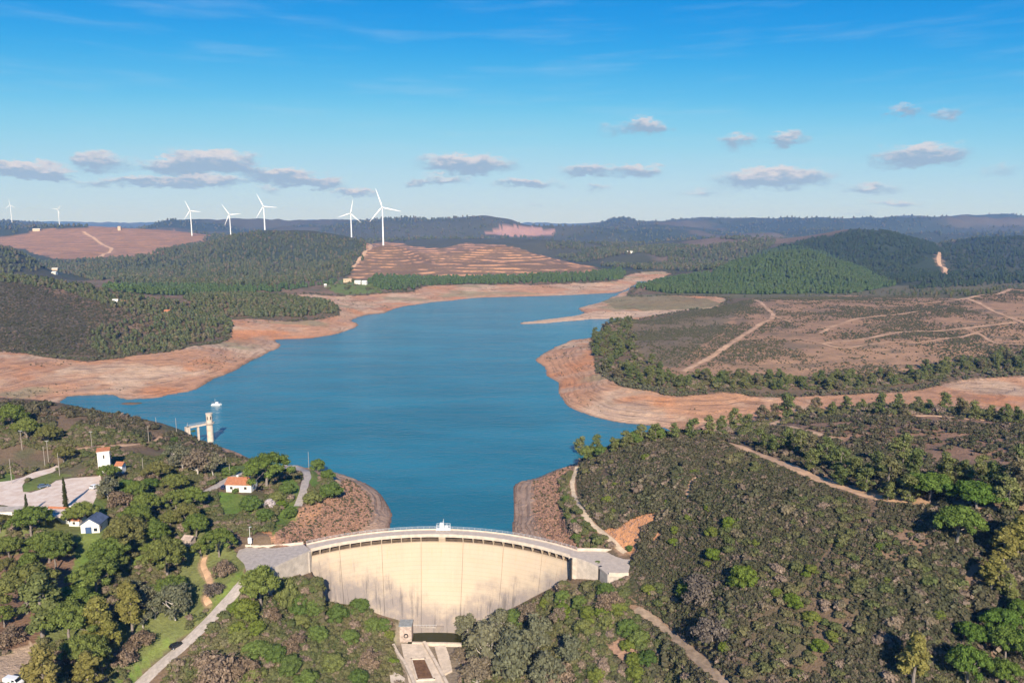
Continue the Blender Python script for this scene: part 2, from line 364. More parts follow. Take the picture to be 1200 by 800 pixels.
r((1150, 277, 2700), (1200, 276, 2700), (1110, 287, 2650), (1290, 280, 2600), (1140, 305, 2150), (1200, 305, 2100), (1130, 330, 1700), (1200, 330, 1600), (1290, 325, 1700), (1160, 294, 3300), (1080, 292, 3200))
# far ranges
r((0, 258, 5000), (40, 258, 5000), (70, 262, 5000), (115, 267, 5000), (160, 264, 5200), (220, 264, 5500), (280, 265, 5500), (350, 264, 5500), (420, 264, 5500), (480, 264, 5200), (540, 264, 5000), (575, 261, 4700), (610, 260, 4700), (650, 264, 4700), (600, 277, 4100), (640, 277, 4100), (700, 270, 4800),
  (-150, 257, 5000), (-400, 256, 5000))
r((700, 265, 7000), (760, 263, 7000), (830, 260, 7200), (900, 261, 7200), (980, 259, 7200), (1040, 257, 7200), (1090, 255, 7000), (1150, 256, 7000), (1200, 254, 7000), (1300, 255, 7000), (1500, 256, 7000),
  (850, 272, 5000), (950, 270, 5200), (1050, 268, 5200), (1150, 268, 5000), (1250, 268, 5000), (760, 275, 4600))
for px in (-400, -100, 150, 400, 650, 900, 1150, 1400):
    C.append(D(px, 272, 8800)); C.append(D(px, 262 + 2 * math.sin(px * .013), 12000)); C.append(D(px, 270, 15500))
for th in (-75, -60, -48):
    for rr, z in ((90, 5), (250, 15), (450, 25), (800, 30), (1600, 60), (3500, 90), (8000, 130), (15000, 90)):
        C.append((rr * math.sin(math.radians(th)), rr * math.cos(math.radians(th)), z)); C.append((-rr * math.sin(math.radians(th)), rr * math.cos(math.radians(th)), z))
for px, z in ((-300, 0), (0, -4), (300, -18), (500, -27), (700, -14), (900, 0), (1200, 8)):
    C.append(P(px, 900, z)); C.append(P(px, 1150, z))
C = np.array(C)

def lp(x, y): return np.log(np.hypot(x, y)), np.arctan2(x, y)
cu, cv = lp(C[:, 0], C[:, 1])
# drop near-duplicate control points
keep = []
for i in range(len(C)):
    if all((cu[i] - cu[j]) ** 2 + (cv[i] - cv[j]) ** 2 > .004 ** 2 for j in keep): keep.append(i)
C = C[keep]; cu = cu[keep]; cv = cv[keep]
def tphi(d2): return .5 * d2 * np.log(d2 + 1e-12)
n = len(C)
K = tphi((cu[:, None] - cu[None]) ** 2 + (cv[:, None] - cv[None]) ** 2)
Pm = np.stack([np.ones(n), cu, cv], 1)
A = np.zeros((n + 3, n + 3)); A[:n, :n] = K + np.eye(n) * 2e-5; A[:n, n:] = Pm; A[n:, :n] = Pm.T
sol = np.linalg.solve(A, np.concatenate([C[:, 2], np.zeros(3)]))
def tps(u, v):
    out = np.empty(u.shape); uf = u.ravel(); vf = v.ravel(); o = out.ravel(); k = 20000
    for i in range(0, len(uf), k):
        a, b = uf[i:i + k], vf[i:i + k]
        d2 = (a[:, None] - cu[None]) ** 2 + (b[:, None] - cv[None]) ** 2
        o[i:i + k] = tphi(d2) @ sol[:n] + sol[n] + sol[n + 1] * a + sol[n + 2] * b
    return o.reshape(u.shape)

# grid: a fan of rows and columns, finer near the dam
rows = np.concatenate([np.geomspace(75, 180, 30, endpoint=False), np.linspace(180, 560, 235, endpoint=False), np.geomspace(560, 3600, 330, endpoint=False), np.geomspace(3600, 16500, 110)])
cols = np.radians(np.concatenate([np.linspace(-80, -41, 40, endpoint=False), np.linspace(-41, 41, 660), np.linspace(41, 80, 41)[1:]]))
RR, TT = np.meshgrid(rows, cols, indexing='ij')
GX, GY = RR * np.sin(TT), RR * np.cos(TT)
Z = tps(np.log(RR), TT)
# relief
w_far = smooth(1300, 2200, RR); w_vf = smooth(3300, 5000, RR); w_mid = smooth(450, 800, RR) * (1 - w_far)
n300 = fbm(GX, GY, 420, 5, 3); rid = 1 - np.abs(fbm(GX, GY, 1700, 5, 9)) * 2
Z = Z + smooth(1450, 1750, RR) * (1 - smooth(3000, 3600, RR)) * (fbm(GX, GY, 190, 4, 15) * 9 - np.abs(fbm(GX, GY, 330, 3, 16)) * 16 + 3)
Z = Z + w_far * (n300 * 13 - 3) + w_vf * ((rid - rid[RR > 4000].mean()) * 110 + n300 * 14 + 4) + w_mid * fbm(GX, GY, 130, 4, 5) * 4.5
gul = np.abs(fbm(GX, GY, 60, 3, 31))
Z = Z + (1 - smooth(500, 700, RR)) * (fbm(GX, GY, 26, 4, 8) * .9 - 0.0 * gul)
# lake bed and banks
near = RR < 2600
xs, ys = GX[near], GY[near]
wob = np.maximum(1.0, np.hypot(xs, ys) * .004)
wx = xs + fbm(xs, ys, 22, 3, 21) * wob; wy = ys + fbm(xs, ys, 22, 3, 22) * wob
in_l = inside(wx, wy, shore); d_s = seg_dist(wx, wy, shore)
LK = np.zeros(GX.shape, bool); LK[near] = in_l
DS = np.full(GX.shape, 1e4); DS[near] = d_s
in_h = np.zeros(GX.shape, bool); in_h[near] = inside(xs + fbm(xs, ys, 14, 3, 23) * wob * 1.2, ys + fbm(xs, ys, 14, 3, 24) * wob * 1.2, hw)
ang = np.arctan2(GY - DC[1], GX - DC[0]); rad = np.hypot(GX - DC[0], GY - DC[1])
DOWN = (GY < 238) | ((rad < DR + 1) & (GY > DC[1]) & (ang > A_R) & (ang < A_L))
Zl = np.minimum(Z, -.25 - np.minimum(DS * .12, 6)); 
Zb = np.maximum(Z, .12 + np.minimum(DS * .055, 5.5))
Zb = np.where(in_h, np.minimum(Zb, .25 + DS * .42), Zb)
lim = np.where(in_h, .25 + DS * .30, 1e9)
bare_relief = in_h & ~LK & ~DOWN
Zb = np.where(bare_relief, np.maximum(Zb + fbm(GX, GY, 40, 4, 44) * np.minimum(DS * .03, .9), .12 + np.minimum(DS * .03, 2)), Zb)
Z = np.where(DOWN, Z, np.where(LK, Zl, Zb))
_ix, _iy, _ = P(154, 472.6, 0)
Z = np.maximum(Z, np.where(LK, .95 - 1.1 * np.sqrt(((GX - _ix) / 9.5) ** 2 + ((GY - _iy) / 4.5) ** 2 + .02) + .12 * fbm(GX, GY, 5, 2, 77), -99))   # a low islet
# gentle erosion benches on the bare shore: old water levels
bench = np.round(Z / 1.6) * 1.6
Z = np.where(bare_relief & (Z > .8), Z * .55 + bench * .45, Z)

def _interp(arr, x, y):
    rr = np.hypot(x, y); th = np.arctan2(x, y)
    i = np.clip(np.searchsorted(rows, rr) - 1, 0, len(rows) - 2); j = np.clip(np.searchsorted(cols, th) - 1, 0, len(cols) - 2)
    fi = np.clip((rr - rows[i]) / (rows[i + 1] - rows[i]), 0, 1); fj = np.clip((th - cols[j]) / (cols[j + 1] - cols[j]), 0, 1)
    return arr[i, j] * (1 - fi) * (1 - fj) + arr[i + 1, j] * fi * (1 - fj) + arr[i, j + 1] * (1 - fi) * fj + arr[i + 1, j + 1] * fi * fj
def H(x, y): return _interp(Z, np.asarray(x, float), np.asarray(y, float))
def h(x, y): return float(H(np.array([x]), np.array([y]))[0])
_T = np.geomspace(150, 16000, 2600)
def G(px, py, water=False):
    """the first place on the ground (or lake) seen at a pixel"""
    d = ray(px, py); x, y, z = d[0] * _T, d[1] * _T, CAM_H + d[2] * _T
    g = H(x, y)
    if water: g = np.maximum(g, 0)
    k = np.nonzero(z <= g)[0]
    if len(k) == 0: k = [len(_T) - 1]
    k = k[0]; 
    if k == 0: return (x[0], y[0], z[0])
    a, b = z[k - 1] - g[k - 1], z[k] - g[k]; t = a / (a - b + 1e-9)
    xx, yy = x[k - 1] + (x[k] - x[k - 1]) * t, y[k - 1] + (y[k] - y[k - 1]) * t
    return (xx, yy, h(xx, yy))
def Gpoly(pts, dense=6):
    pts = np.array(pts, float); out = []
    for i in range(len(pts)):
        a, b = pts[i], pts[(i + 1) % len(pts)]
        m = max(1, int(np.hypot(*(b - a)) / (dense * 4)))
        for k in range(m): q = a + (b - a) * k / m; out.append(G(q[0], q[1])[:2])
    return np.array(out)
def level(poly, z, feather):
    """flatten the ground inside a plan polygon to a height"""
    global Z
    bb = (GX > poly[:, 0].min() - feather) & (GX < poly[:, 0].max() + feather) & (GY > poly[:, 1].min() - feather) & (GY < poly[:, 1].max() + feather)
    x, y = GX[bb], GY[bb]
    d = np.where(inside(x, y, poly), 0, seg_dist(x, y, poly)); w = 1 - smooth(0, feather, d)
    Z[bb] = Z[bb] * (1 - w) + z * w
def level_line(line, zs, half, feather):
    global Z
    line = np.asarray(line, float); zs = np.asarray(zs, float)
    bb = (GX > line[:, 0].min() - 15) & (GX < line[:, 0].max() + 15) & (GY > line[:, 1].min() - 15) & (GY < line[:, 1].max() + 15)
    x, y = GX[bb], GY[bb]; best = np.full(x.shape, 1e9); zb = np.zeros(x.shape)
    for i in range(len(line) - 1):
        a, b = line[i], line[i + 1]; dd = b - a; t = np.clip(((x - a[0]) * dd[0] + (y - a[1]) * dd[1]) / (dd @ dd + 1e-9), 0, 1)
        d = np.hypot(x - a[0] - t * dd[0], y - a[1] - t * dd[1]); m = d < best
        best = np.where(m, d, best); zb = np.where(m, zs[i] + (zs[i + 1] - zs[i]) * t, zb)
    w = 1 - smooth(half, half + feather, best)
    Z[bb] = Z[bb] * (1 - w) + zb * w
# ------------------------------------------------------------------ levelled ground: car park, dam ends, roads, house pads
CARPARK_PX = [(-12, 566), (12, 563), (27, 559), (40, 553), (58, 549), (66, 545), (71, 547), (62, 553), (46, 558), (30, 563), (26, 569), (27, 576), (36, 577), (52, 572), (66, 563), (84, 560), (118, 557.5), (119, 565), (115, 578), (107, 594), (100, 602), (62, 606), (30, 606), (10, 608), (3, 606), (10, 598), (8, 594), (-12, 597)]
carpark = np.array([P(a, b, 19.0)[:2] for a, b in CARPARK_PX])
level(carpark, 19.0, 7)
LPAD_PX = [(364, 644.5), (356, 637.5), (330, 640.5), (305, 641.5), (288, 641), (280, 644), (277, 651), (286, 660), (290, 672), (297, 673), (306, 668), (326, 661), (345, 652)]
lpad = np.array([P(a, b, CREST)[:2] for a, b in LPAD_PX])
level(np.array([P(a, b, CREST)[:2] for a, b in [(358, 641), (330, 641), (305, 641.5), (288, 641), (280, 644), (277, 651), (286, 660), (290, 672), (295, 671), (304, 664), (325, 656), (345, 648)]]), CREST - .12, 2.2)
RPAD_PX = [(667, 651), (676, 645.5), (700, 645.5), (729, 647.5), (737, 652), (739, 660), (736, 672), (712, 673), (701, 663.2), (685, 656)]
rpad = np.array([P(a, b, CREST)[:2] for a, b in RPAD_PX])
level(np.array([P(a, b, CREST)[:2] for a, b in [(676, 646), (700, 646), (729, 647.5), (738, 652), (739, 660), (736, 671), (715, 668), (704, 659)]]), CREST - .12, 1.8)
level(np.array([P(a, b, -25)[:2] for a, b in [(460, 752), (545, 752), (545, 760), (530, 815), (470, 815)]]), -25.6, 3)
level(np.array([P(a, b, -25)[:2] for a, b in [(481, 724), (556, 724), (560, 751), (481, 751)]]), -28, 1.5)
VILLA = P(281, 576, 13.3)
level(np.array([(VILLA[0] + a, VILLA[1] + b) for a, b in ((-11, -5), (9, -5), (9, 9), (-11, 9))]), 13.3, 5)
HOUSE = P(92, 622, 14.2)
level(np.array([(HOUSE[0] + a, HOUSE[1] + b) for a, b in ((-10, -4), (11, -4), (11, 9), (-10, 9))]), 14.2, 5)

def road_line(px, n=6, sm=9):
    ln = catmull([G(*q)[:2] for q in px], n, closed=False)
    # even spacing
    d = np.concatenate([[0], np.cumsum(np.hypot(*np.diff(ln, axis=0).T))])
    m = max(8, int(d[-1] / max(1.2, np.hypot(*ln.mean(0)) * .004)))
    s = np.linspace(0, d[-1], m); ln = np.stack([np.interp(s, d, ln[:, 0]), np.interp(s, d, ln[:, 1])], 1)
    z = H(ln[:, 0], ln[:, 1]); k = min(sm, len(z) // 2 * 2 - 1)
    zp = np.pad(z, k // 2, mode='edge'); z = np.convolve(zp, np.ones(k) / k, 'valid')
    return ln, z
ROADS = {}
def road(key, px, width, level_it=True):
    ln, z = road_line(px)
    if level_it: level_line(ln, z, width / 2 + .3, 3.0)
    ROADS[key] = (ln, width)
road('access', [(293, 671), (280, 690), (265, 706), (245, 727), (215, 756), (180, 786), (150, 815)], 4.6)
road('shoulder', [(733, 649), (724, 640), (702, 621), (685, 602), (673, 582), (671, 562), (677, 546)], 2.4)
road('ridge', [(843, 517), (880, 530), (920, 545), (960, 562), (1010, 578), (1060, 587), (1120, 592), (1200, 600), (1290, 608)], 5.2)
road('plateau', [(930, 503), (905, 497), (925, 490), (960, 485), (1020, 486), (1100, 487.5), (1160, 493), (1200, 498), (1280, 505)], 3.0)
road('plateau_spur', [(905, 497), (940, 503), (985, 516)], 4.0)
road('villa', [(240, 577), (251, 571), (268, 561), (283, 554)], 4.0)
road('loop', [(333, 548), (343, 547), (353, 550), (360, 557), (358, 564), (355, 577), (349, 594)], 3.4)
road('upper_left', [(86, 527), (110, 524), (140, 522), (165, 520), (182, 517), (188, 512)], 3.0)
road('footpath', [(240, 653), (238, 662), (244, 675), (246, 688), (241, 700), (245, 708)], 1.8, False)
road('lower_right', [(745, 712), (770, 730), (795, 750), (820, 775), (845, 797), (870, 820)], 3.6)
road('pen_diag', [(800, 436), (817, 427), (840, 414), (862, 399), (888, 382), (906, 371), (897, 360), (884, 352)], 4.6)
road('pen_b', [(962, 403), (1000, 399), (1030, 394), (1062, 389), (1100, 388), (1130, 385), (1165, 381), (1190, 378)], 4.4)
road('pen_c', [(1133, 350), (1150, 357), (1170, 367), (1196, 377), (1230, 385), (1290, 395)], 5)
road('pen_d', [(1120, 352), (1150, 346), (1180, 341), (1210, 336)], 6.0)
road('pen_e', [(960, 391), (985, 380), (1020, 372), (1050, 369), (1075, 365)], 3.8)
road('pen_f', [(1010, 405), (1045, 401), (1080, 402), (1120, 396), (1150, 388)], 2.6)
road('pen_g', [(906, 371), (930, 378), (960, 384), (985, 380)], 2.6)
road('pen_h', [(960, 402), (985, 408), (1010, 405)], 3)
road('pen_i', [(884, 352), (930, 354), (975, 352), (1020, 354), (1070, 356), (1120, 352)], 3.2)
road('pen_j', [(1130, 385), (1150, 393), (1165, 402), (1200, 404)], 2.8)
road('pen_k', [(862, 399), (900, 396), (940, 398), (962, 403)], 2.2)
road('terr_diag', [(435, 287), (428, 295), (421, 304), (414, 314)], 11, False)
road('pink_a', [(98, 272), (108, 278), (120, 287), (131, 292), (122, 298), (112, 303)], 12, False)
road('right_far', [(1101, 296), (1100, 304), (1102, 312), (1108, 317), (1107, 324)], 9, False)
road('heath_path', [(816, 559), (808, 565), (806, 576), (807, 584)], 1.8, False)

# ------------------------------------------------------------------ ground colours (what the soil and plants are, per place)
wobr = np.maximum(.8, RR * .0045)
WX = GX + fbm(GX, GY, 12, 3, 51) * wobr * 1.3; WY = GY + fbm(GX, GY, 12, 3, 52) * wobr * 1.3
nA = fbm(GX, GY, 60, 4, 61); nB = fbm(GX, GY, 14, 4, 62); nC = fbm(GX, GY, 900, 5, 63); nD = fbm(GX, GY, 5, 3, 64)
CL = np.zeros(GX.shape + (3,))
def lerp(a, b, t): return a * (1 - t[..., None]) + np.asarray(b) * t[..., None]
CL[:] = (.155, .108, .070)
CL = lerp(CL, (.215, .138, .092), smooth(-.1, .5, nA)); CL = lerp(CL, (.085, .10, .045), smooth(0, .5, nB) * .6)
farcol = lerp(np.broadcast_to(np.array((.045, .058, .030)), CL.shape), (.075, .075, .045), smooth(-.2, .4, nC))
farcol = lerp(farcol, (.22, .145, .10), smooth(.34, .46, fbm(GX, GY, 700, 5, 70)) * .6 * (1 - .65 * smooth(3500, 5500, RR)))
CL = CL * (1 - w_far[..., None]) + farcol * w_far[..., None]
TERR = np.zeros(GX.shape); BARE = np.zeros(GX.shape); ROWS = np.zeros(GX.shape)
ZONES = {}
def zone(key, px, col=None, amt=1.0, terr=0, rws=0, fade=None, dense=6):
    global CL, TERR, ROWS
    poly = Gpoly(px, dense); ZONES[key] = poly
    m = inside(WX, WY, poly).astype(float) * amt
    if col is not None: CL = lerp(CL, col, m)
    if terr: TERR = np.maximum(TERR, m * terr)
    if rws: ROWS = np.maximum(ROWS, m * rws)
    return m
zone('pine_hill', [(785, 344), (760, 338), (790, 326), (835, 319), (870, 303), (900, 294), (930, 288), (965, 296), (1000, 311), (1050, 334), (1000, 344), (900, 345)], (.06, .085, .03))
zone('hill_b', [(905, 292), (950, 280), (1010, 269), (1070, 277), (1100, 290), (1120, 320), (1050, 334), (1000, 311), (965, 296), (930, 288)], (.038, .052, .026))
zone('hill_c', [(1095, 292), (1150, 276.5), (1200, 275.5), (1300, 279), (1300, 336), (1200, 334), (1130, 338), (1060, 342), (1000, 345), (1050, 334), (1110, 318)], (.055, .062, .034))
zone('pink_hill', [(-80, 282), (0, 279), (50, 268.5), (130, 266), (200, 270), (252, 276), (235, 284), (190, 299), (130, 303), (90, 304), (60, 303), (40, 296), (20, 291), (0, 288)], (.30, .165, .088), terr=.35, rws=.5)
zone('terraces', [(408, 327), (434, 286), (450, 283.5), (480, 288), (515, 291), (545, 285), (590, 287), (640, 300), (708, 318), (690, 324), (600, 326), (500, 328)], (.20, .125, .07), terr=1)
zone('quarry', [(565, 272), (585, 267), (605, 264.5), (625, 264.8), (640, 268), (658, 272), (640, 275), (600, 277), (575, 275)], (.36, .21, .17))
zone('hill_foot', [(740, 346), (860, 350), (900, 348), (1000, 348), (1130, 351), (1200, 339), (1290, 337), (1290, 326), (1200, 328), (1050, 335), (1000, 343), (900, 345), (785, 344)], (.13, .115, .062))
zone('heath', [(722, 400), (745, 377), (800, 367), (860, 356), (885, 349), (1000, 346), (1060, 347), (1125, 350), (1200, 337), (1290, 335), (1290, 432), (1200, 424), (1100, 430), (1000, 440), (900, 446), (800, 442), (750, 428)], (.325, .195, .118), rws=.7)
zone('heath_dark', [(722, 400), (745, 377), (800, 367), (860, 356), (885, 352), (850, 380), (830, 400), (790, 430), (750, 428)], (.15, .125, .08), .75)
zone('plateau', [(905, 499), (1000, 483.5), (1100, 485), (1200, 496), (1290, 503), (1290, 545), (1200, 548), (1120, 545), (1060, 535), (1000, 520), (950, 505)], (.30, .175, .11), rws=.35)
zone('left_burn', [(-60, 325), (0, 326), (40, 335), (70, 350), (95, 370), (110, 395), (60, 412), (0, 410), (-60, 408)], (.095, .082, .058))
mz = (in_h & ~LK & ~DOWN).astype(float)
bare = lerp(np.broadcast_to(np.array((.43, .23, .133)), CL.shape), (.47, .32, .215), smooth(-.3, .4, nA + .4 * nB))
bare = lerp(bare, (.47, .195, .085), smooth(.15, .55, fbm(GX, GY, 45, 4, 71)) * .75)
bare = lerp(bare, (.33, .22, .16), smooth(.1, .6, fbm(GX, GY, 22, 4, 72)) * .6)
greeny = smooth(.22, .42, fbm(GX, GY * 2.2, 90, 4, 73)) * smooth(420, 520, RR) * smooth(8, 30, DS)
bare = lerp(bare, (.25, .22, .125), greeny * .7)
wet = (1 - smooth(.2, 3.0, DS - RR * .001))
bare = lerp(bare, (.27, .16, .10), wet * .75)
CL = CL * (1 - mz[..., None]) + bare * 1.12 * mz[..., None]
BARE = mz.copy()
# stony red mounds either side of the dam, with a paler clean rim by the water
for key, px in (('left_mound', [(319, 640), (341, 610), (361, 594), (397, 578), (402, 562), (430, 562), (470, 590), (462, 640), (380, 645)]), ('right_mound', [(598, 650), (598, 560), (640, 545), (668, 546), (672, 560), (660, 600), (690, 640), (700, 650)])):
    m = zone(key, px)
    st = lerp(np.broadcast_to(np.array((.26, .15, .10)), CL.shape), (.36, .20, .12), smooth(-.3, .4, nD + nB))
    st = lerp(st, (.13, .11, .065), smooth(.05, .5, nB) * .6)
    st = lerp(st, (.37, .25, .18), (1 - smooth(8.5, 10.5, DS + nD * 1.2)))
    st = lerp(st, (.22, .13, .09), 1 - smooth(.3, 1.6, DS))
    m = m * (~LK)
    CL = CL * (1 - m[..., None]) + st * m[..., None]
zone('flats', [(704, 353), (735, 346), (770, 345.5), (830, 350), (850, 356), (815, 362), (760, 364), (722, 362)], (.19, .17, .085), .8)
zone('spit', [(612, 377), (650, 372), (690, 366), (740, 364), (800, 364), (780, 369), (735, 374), (670, 377), (616, 381)], (.56, .39, .27), .85)
zone('green_knoll', [(383, 337), (392, 329), (410, 326), (440, 330), (449, 337), (448, 343), (405, 345), (385, 341)], (.135, .17, .05))
zone('field', [(778, 332), (790, 327), (808, 328), (812, 333), (795, 336)], (.22, .22, .09))
zone('scar', [(697, 623), (712, 618), (724, 619), (735, 609), (755, 602), (774, 600), (768, 611), (752, 622), (749, 635), (744, 650), (737, 648), (722, 637)], (.56, .27, .13))
zone('scar_b', [(780, 618), (772, 632), (764, 642), (762, 634), (770, 622)], (.50, .25, .13))
zone('scar_c', [(348, 612), (362, 596), (372, 588), (378, 594), (366, 610), (350, 622), (338, 632), (330, 636)], (.50, .26, .13), .8)
zone('soil_bottom', [(710, 757), (725, 748), (742, 747), (748, 765), (765, 775), (740, 782), (718, 772)], (.36, .22, .15))
zone('left_floor', [(-30, 560), (60, 600), (120, 600), (200, 580), (270, 640), (290, 660), (270, 700), (200, 760), (120, 810), (-30, 810)], (.155, .18, .055), .85)
zone('soil_pines', [(-20, 660), (40, 640), (95, 655), (88, 680), (70, 715), (40, 755), (-20, 770)], (.19, .115, .075))
zone('pale_dirt', [(-20, 772), (10, 765), (38, 752), (52, 757), (48, 775), (28, 790), (20, 800), (-20, 810)], (.50, .36, .25))
GRASS = (.125, .205, .035)
for key, px, a in (('g1', [(253, 575), (268, 578), (300, 582), (310, 590), (292, 606), (265, 606), (256, 592)], .95), ('g2', [(320, 562), (345, 560), (352, 572), (347, 600), (330, 622), (318, 628), (322, 606), (340, 585), (332, 572)], .85),
        ('g3', [(360, 550), (372, 556), (378, 568), (366, 574), (360, 566), (362, 557)], .9), ('g4', [(100, 610), (118, 606), (130, 640), (118, 680), (125, 710), (98, 720), (82, 690), (88, 640)], .8),
        ('g5', [(150, 660), (160, 650), (185, 650), (178, 668), (155, 672)], .8), ('g6', [(290, 678), (270, 702), (250, 724), (238, 742), (262, 735), (290, 700), (300, 680)], .8), ('g7', [(288, 674), (262, 704), (238, 722), (262, 690), (280, 668)], .85),
        ('g8', [(205, 756), (172, 786), (140, 812), (130, 806), (168, 772), (196, 748)], .7), ('g9', [(0, 565), (-12, 582), (8, 580), (24, 566), (20, 556), (0, 552)], .8), ('g10', [(28, 568), (30, 577), (52, 571), (66, 562), (84, 559), (60, 553), (40, 560)], .75),
        ('g11', [(455, 735), (462, 742), (472, 778), (466, 795), (455, 780), (448, 750)], .8), ('g12', [(690, 682), (712, 676), (735, 676), (742, 690), (720, 700), (700, 692)], .6), ('g13', [(250, 558), (268, 545), (290, 545), (285, 556), (268, 562)], .8), ('g14', [(398, 690), (420, 698), (440, 720), (425, 732), (405, 712)], .5),
        ('g15', [(104, 573), (118, 570), (130, 590), (125, 610), (112, 612), (108, 596)], .7)):
    m = zone(key, px); g = lerp(np.broadcast_to(np.array(GRASS), CL.shape), (.17, .20, .05), smooth(-.2, .5, nB)); CL = CL * (1 - (m * a)[..., None]) + g * (m * a)[..., None]
zone('valley_floor', [(455, 738), (560, 738), (580, 800), (570, 830), (470, 830)], (.30, .25, .19), .7)
# bare road margins
for k, (ln, w) in ROADS.items():
    if k in ('access', 'villa', 'loop'): continue
    bb = (GX > ln[:, 0].min() - 20) & (GX < ln[:, 0].max() + 20) & (GY > ln[:, 1].min() - 20) & (GY < ln[:, 1].max() + 20)
    d = seg_dist(WX[bb], WY[bb], ln, False); t = (1 - smooth(w * .5, w * .5 + w * .5, d)) * .7
    CL[bb] = CL[bb] * (1 - t[..., None]) + np.array((.40, .25, .16)) * t[..., None]

# ------------------------------------------------------------------ terrain mesh
def soil_mat():
    m = bpy.data.materials.new('ground_soil'); m.use_nodes = True; nt = m.node_tree; b = nt.nodes['Principled BSDF']
    at = N(nt, 'ShaderNodeAttribute', attribute_name='col'); te = N(nt, 'ShaderNodeAttribute', attribute_name='terr'); rw = N(nt, 'ShaderNodeAttribute', attribute_name='rows')
    geo = N(nt, 'ShaderNodeNewGeometry'); pos = geo.outputs['Position']
    sx = N(nt, 'ShaderNodeSeparateXYZ'); nt.links.new(pos, sx.inputs[0])
    f1 = NOISE(nt, pos, .9, 5, .65); f2 = NOISE(nt, pos, .11, 5, .6); f3 = NOISE(nt, pos, .012, 5, .6)
    v = M_(nt, 'ADD', M_(nt, 'MULTIPLY', f1, .9), M_(nt, 'MULTIPLY', f2, .8)); v = M_(nt, 'ADD', v, M_(nt, 'MULTIPLY', f3, .5)); v = M_(nt, 'SUBTRACT', v, .1)
    vc = N(nt, 'ShaderNodeCombineXYZ')
    for i in range(3): nt.links.new(v, vc.inputs[i])
    c1 = MIX(nt, 1.0, at.outputs['Color'], vc.outputs[0], 'MULTIPLY')
    # cut terraces: bare risers and scrubby treads follow the contour
    zz = M_(nt, 'ADD', M_(nt, 'MULTIPLY', sx.outputs[2], 1 / 5.6), M_(nt, 'MULTIPLY', NOISE(nt, pos, .008, 3, .5), 1.4))
    fr = M_(nt, 'FRACT', zz); st = M_(nt, 'MULTIPLY', RAMP(nt, M_(nt, 'ADD', fr, M_(nt, 'MULTIPLY', M_(nt, 'SUBTRACT', NOISE(nt, pos, .05, 4, .6), .5), .7)), .5, .68), RAMP(nt, fr, 1.0, .88))
    brk = RAMP(nt, NOISE(nt, pos, .016, 5, .7), .42, .58)
    st = M_(nt, 'MULTIPLY', M_(nt, 'MULTIPLY', st, brk), te.outputs['Fac'])
    c2 = MIX(nt, st, c1, (.68, .345, .175))
    # planting rows ploughed along the slope
    z2 = M_(nt, 'ADD', M_(nt, 'MULTIPLY', sx.outputs[2], 1 / 2.3), M_(nt, 'MULTIPLY', NOISE(nt, pos, .01, 3, .5), 3.0))
    rr = RAMP(nt, M_(nt, 'PINGPONG', z2, .5), .12, .38)
    rr = M_(nt, 'MULTIPLY', M_(nt, 'MULTIPLY', rr, rw.outputs['Fac']), RAMP(nt, NOISE(nt, pos, .03, 4, .6), .35, .6))
    c3 = MIX(nt, rr, c2, (.14, .11, .072))
    # rings left by falling water, rills and debris on the bare shore
    br = N(nt, 'ShaderNodeAttribute', attribute_name='bare')
    z3 = M_(nt, 'ADD', M_(nt, 'MULTIPLY', sx.outputs[2], 1 / .62), M_(nt, 'MULTIPLY', NOISE(nt, pos, .03, 4, .6), 2.4))
    ring = M_(nt, 'MULTIPLY', RAMP(nt, M_(nt, 'PINGPONG', z3, .5), .22, .40), RAMP(nt, NOISE(nt, pos, .06, 4, .65), .38, .62))
    deb = RAMP(nt, NOISE(nt, pos, .55, 5, .75), .60, .72)
    wgt = M_(nt, 'MULTIPLY', br.outputs['Fac'], M_(nt, 'MAXIMUM', M_(nt, 'MULTIPLY', ring, .5), M_(nt, 'MULTIPLY', deb, .55)))
    c3 = MIX(nt, wgt, c3, (.20, .115, .07))
    nt.links.new(c3, b.inputs['Base Color']); b.inputs['Roughness'].default_value = .95; b.inputs['Specular IOR Level'].default_value = .15
    bp = N(nt, 'ShaderNodeBump'); bp.inputs['Strength'].default_value = .6; bp.inputs['Distance'].default_value = 1.2
    nt.links.new(M_(nt, 'ADD', M_(nt, 'ADD', f1, M_(nt, 'MULTIPLY', f2, 2.0)), M_(nt, 'MULTIPLY', M_(nt, 'MULTIPLY', ring, br.outputs['Fac']), -.5)), bp.inputs['Height']); nt.links.new(bp.outputs[0], b.inputs['Normal'])
    return m
MAT_SOIL = soil_mat()
nr, nc = Z.shape
ii = np.arange(nr * nc).reshape(nr, nc)
quads = np.stack([ii[:-1, :-1], ii[:-1, 1:], ii[1:, 1:], ii[1:, :-1]], -1).reshape(-1, 4)[:, ::-1]
me = np_mesh('terrain', np.stack([GX, GY, Z], -1).reshape(-1, 3), quads, MAT_SOIL, True)
def vattr(me, name, arr, typ='FLOAT'):
    a = me.attributes.new(name, typ, 'POINT')
    if typ == 'FLOAT': a.data.foreach_set('value', np.asarray(arr, np.float32).ravel())
    elif typ == 'FLOAT_COLOR': a.data.foreach_set('color', np.concatenate([arr, np.ones(arr.shape[:-1] + (1,))], -1).astype(np.float32).ravel())
vattr(me, 'col', CL, 'FLOAT_COLOR'); vattr(me, 'terr', TERR); vattr(me, 'rows', ROWS); vattr(me, 'bare', BARE)
tag(link('terrain', me), 'hilly ground of scrub, bare red shores and far ridges', kind='structure')

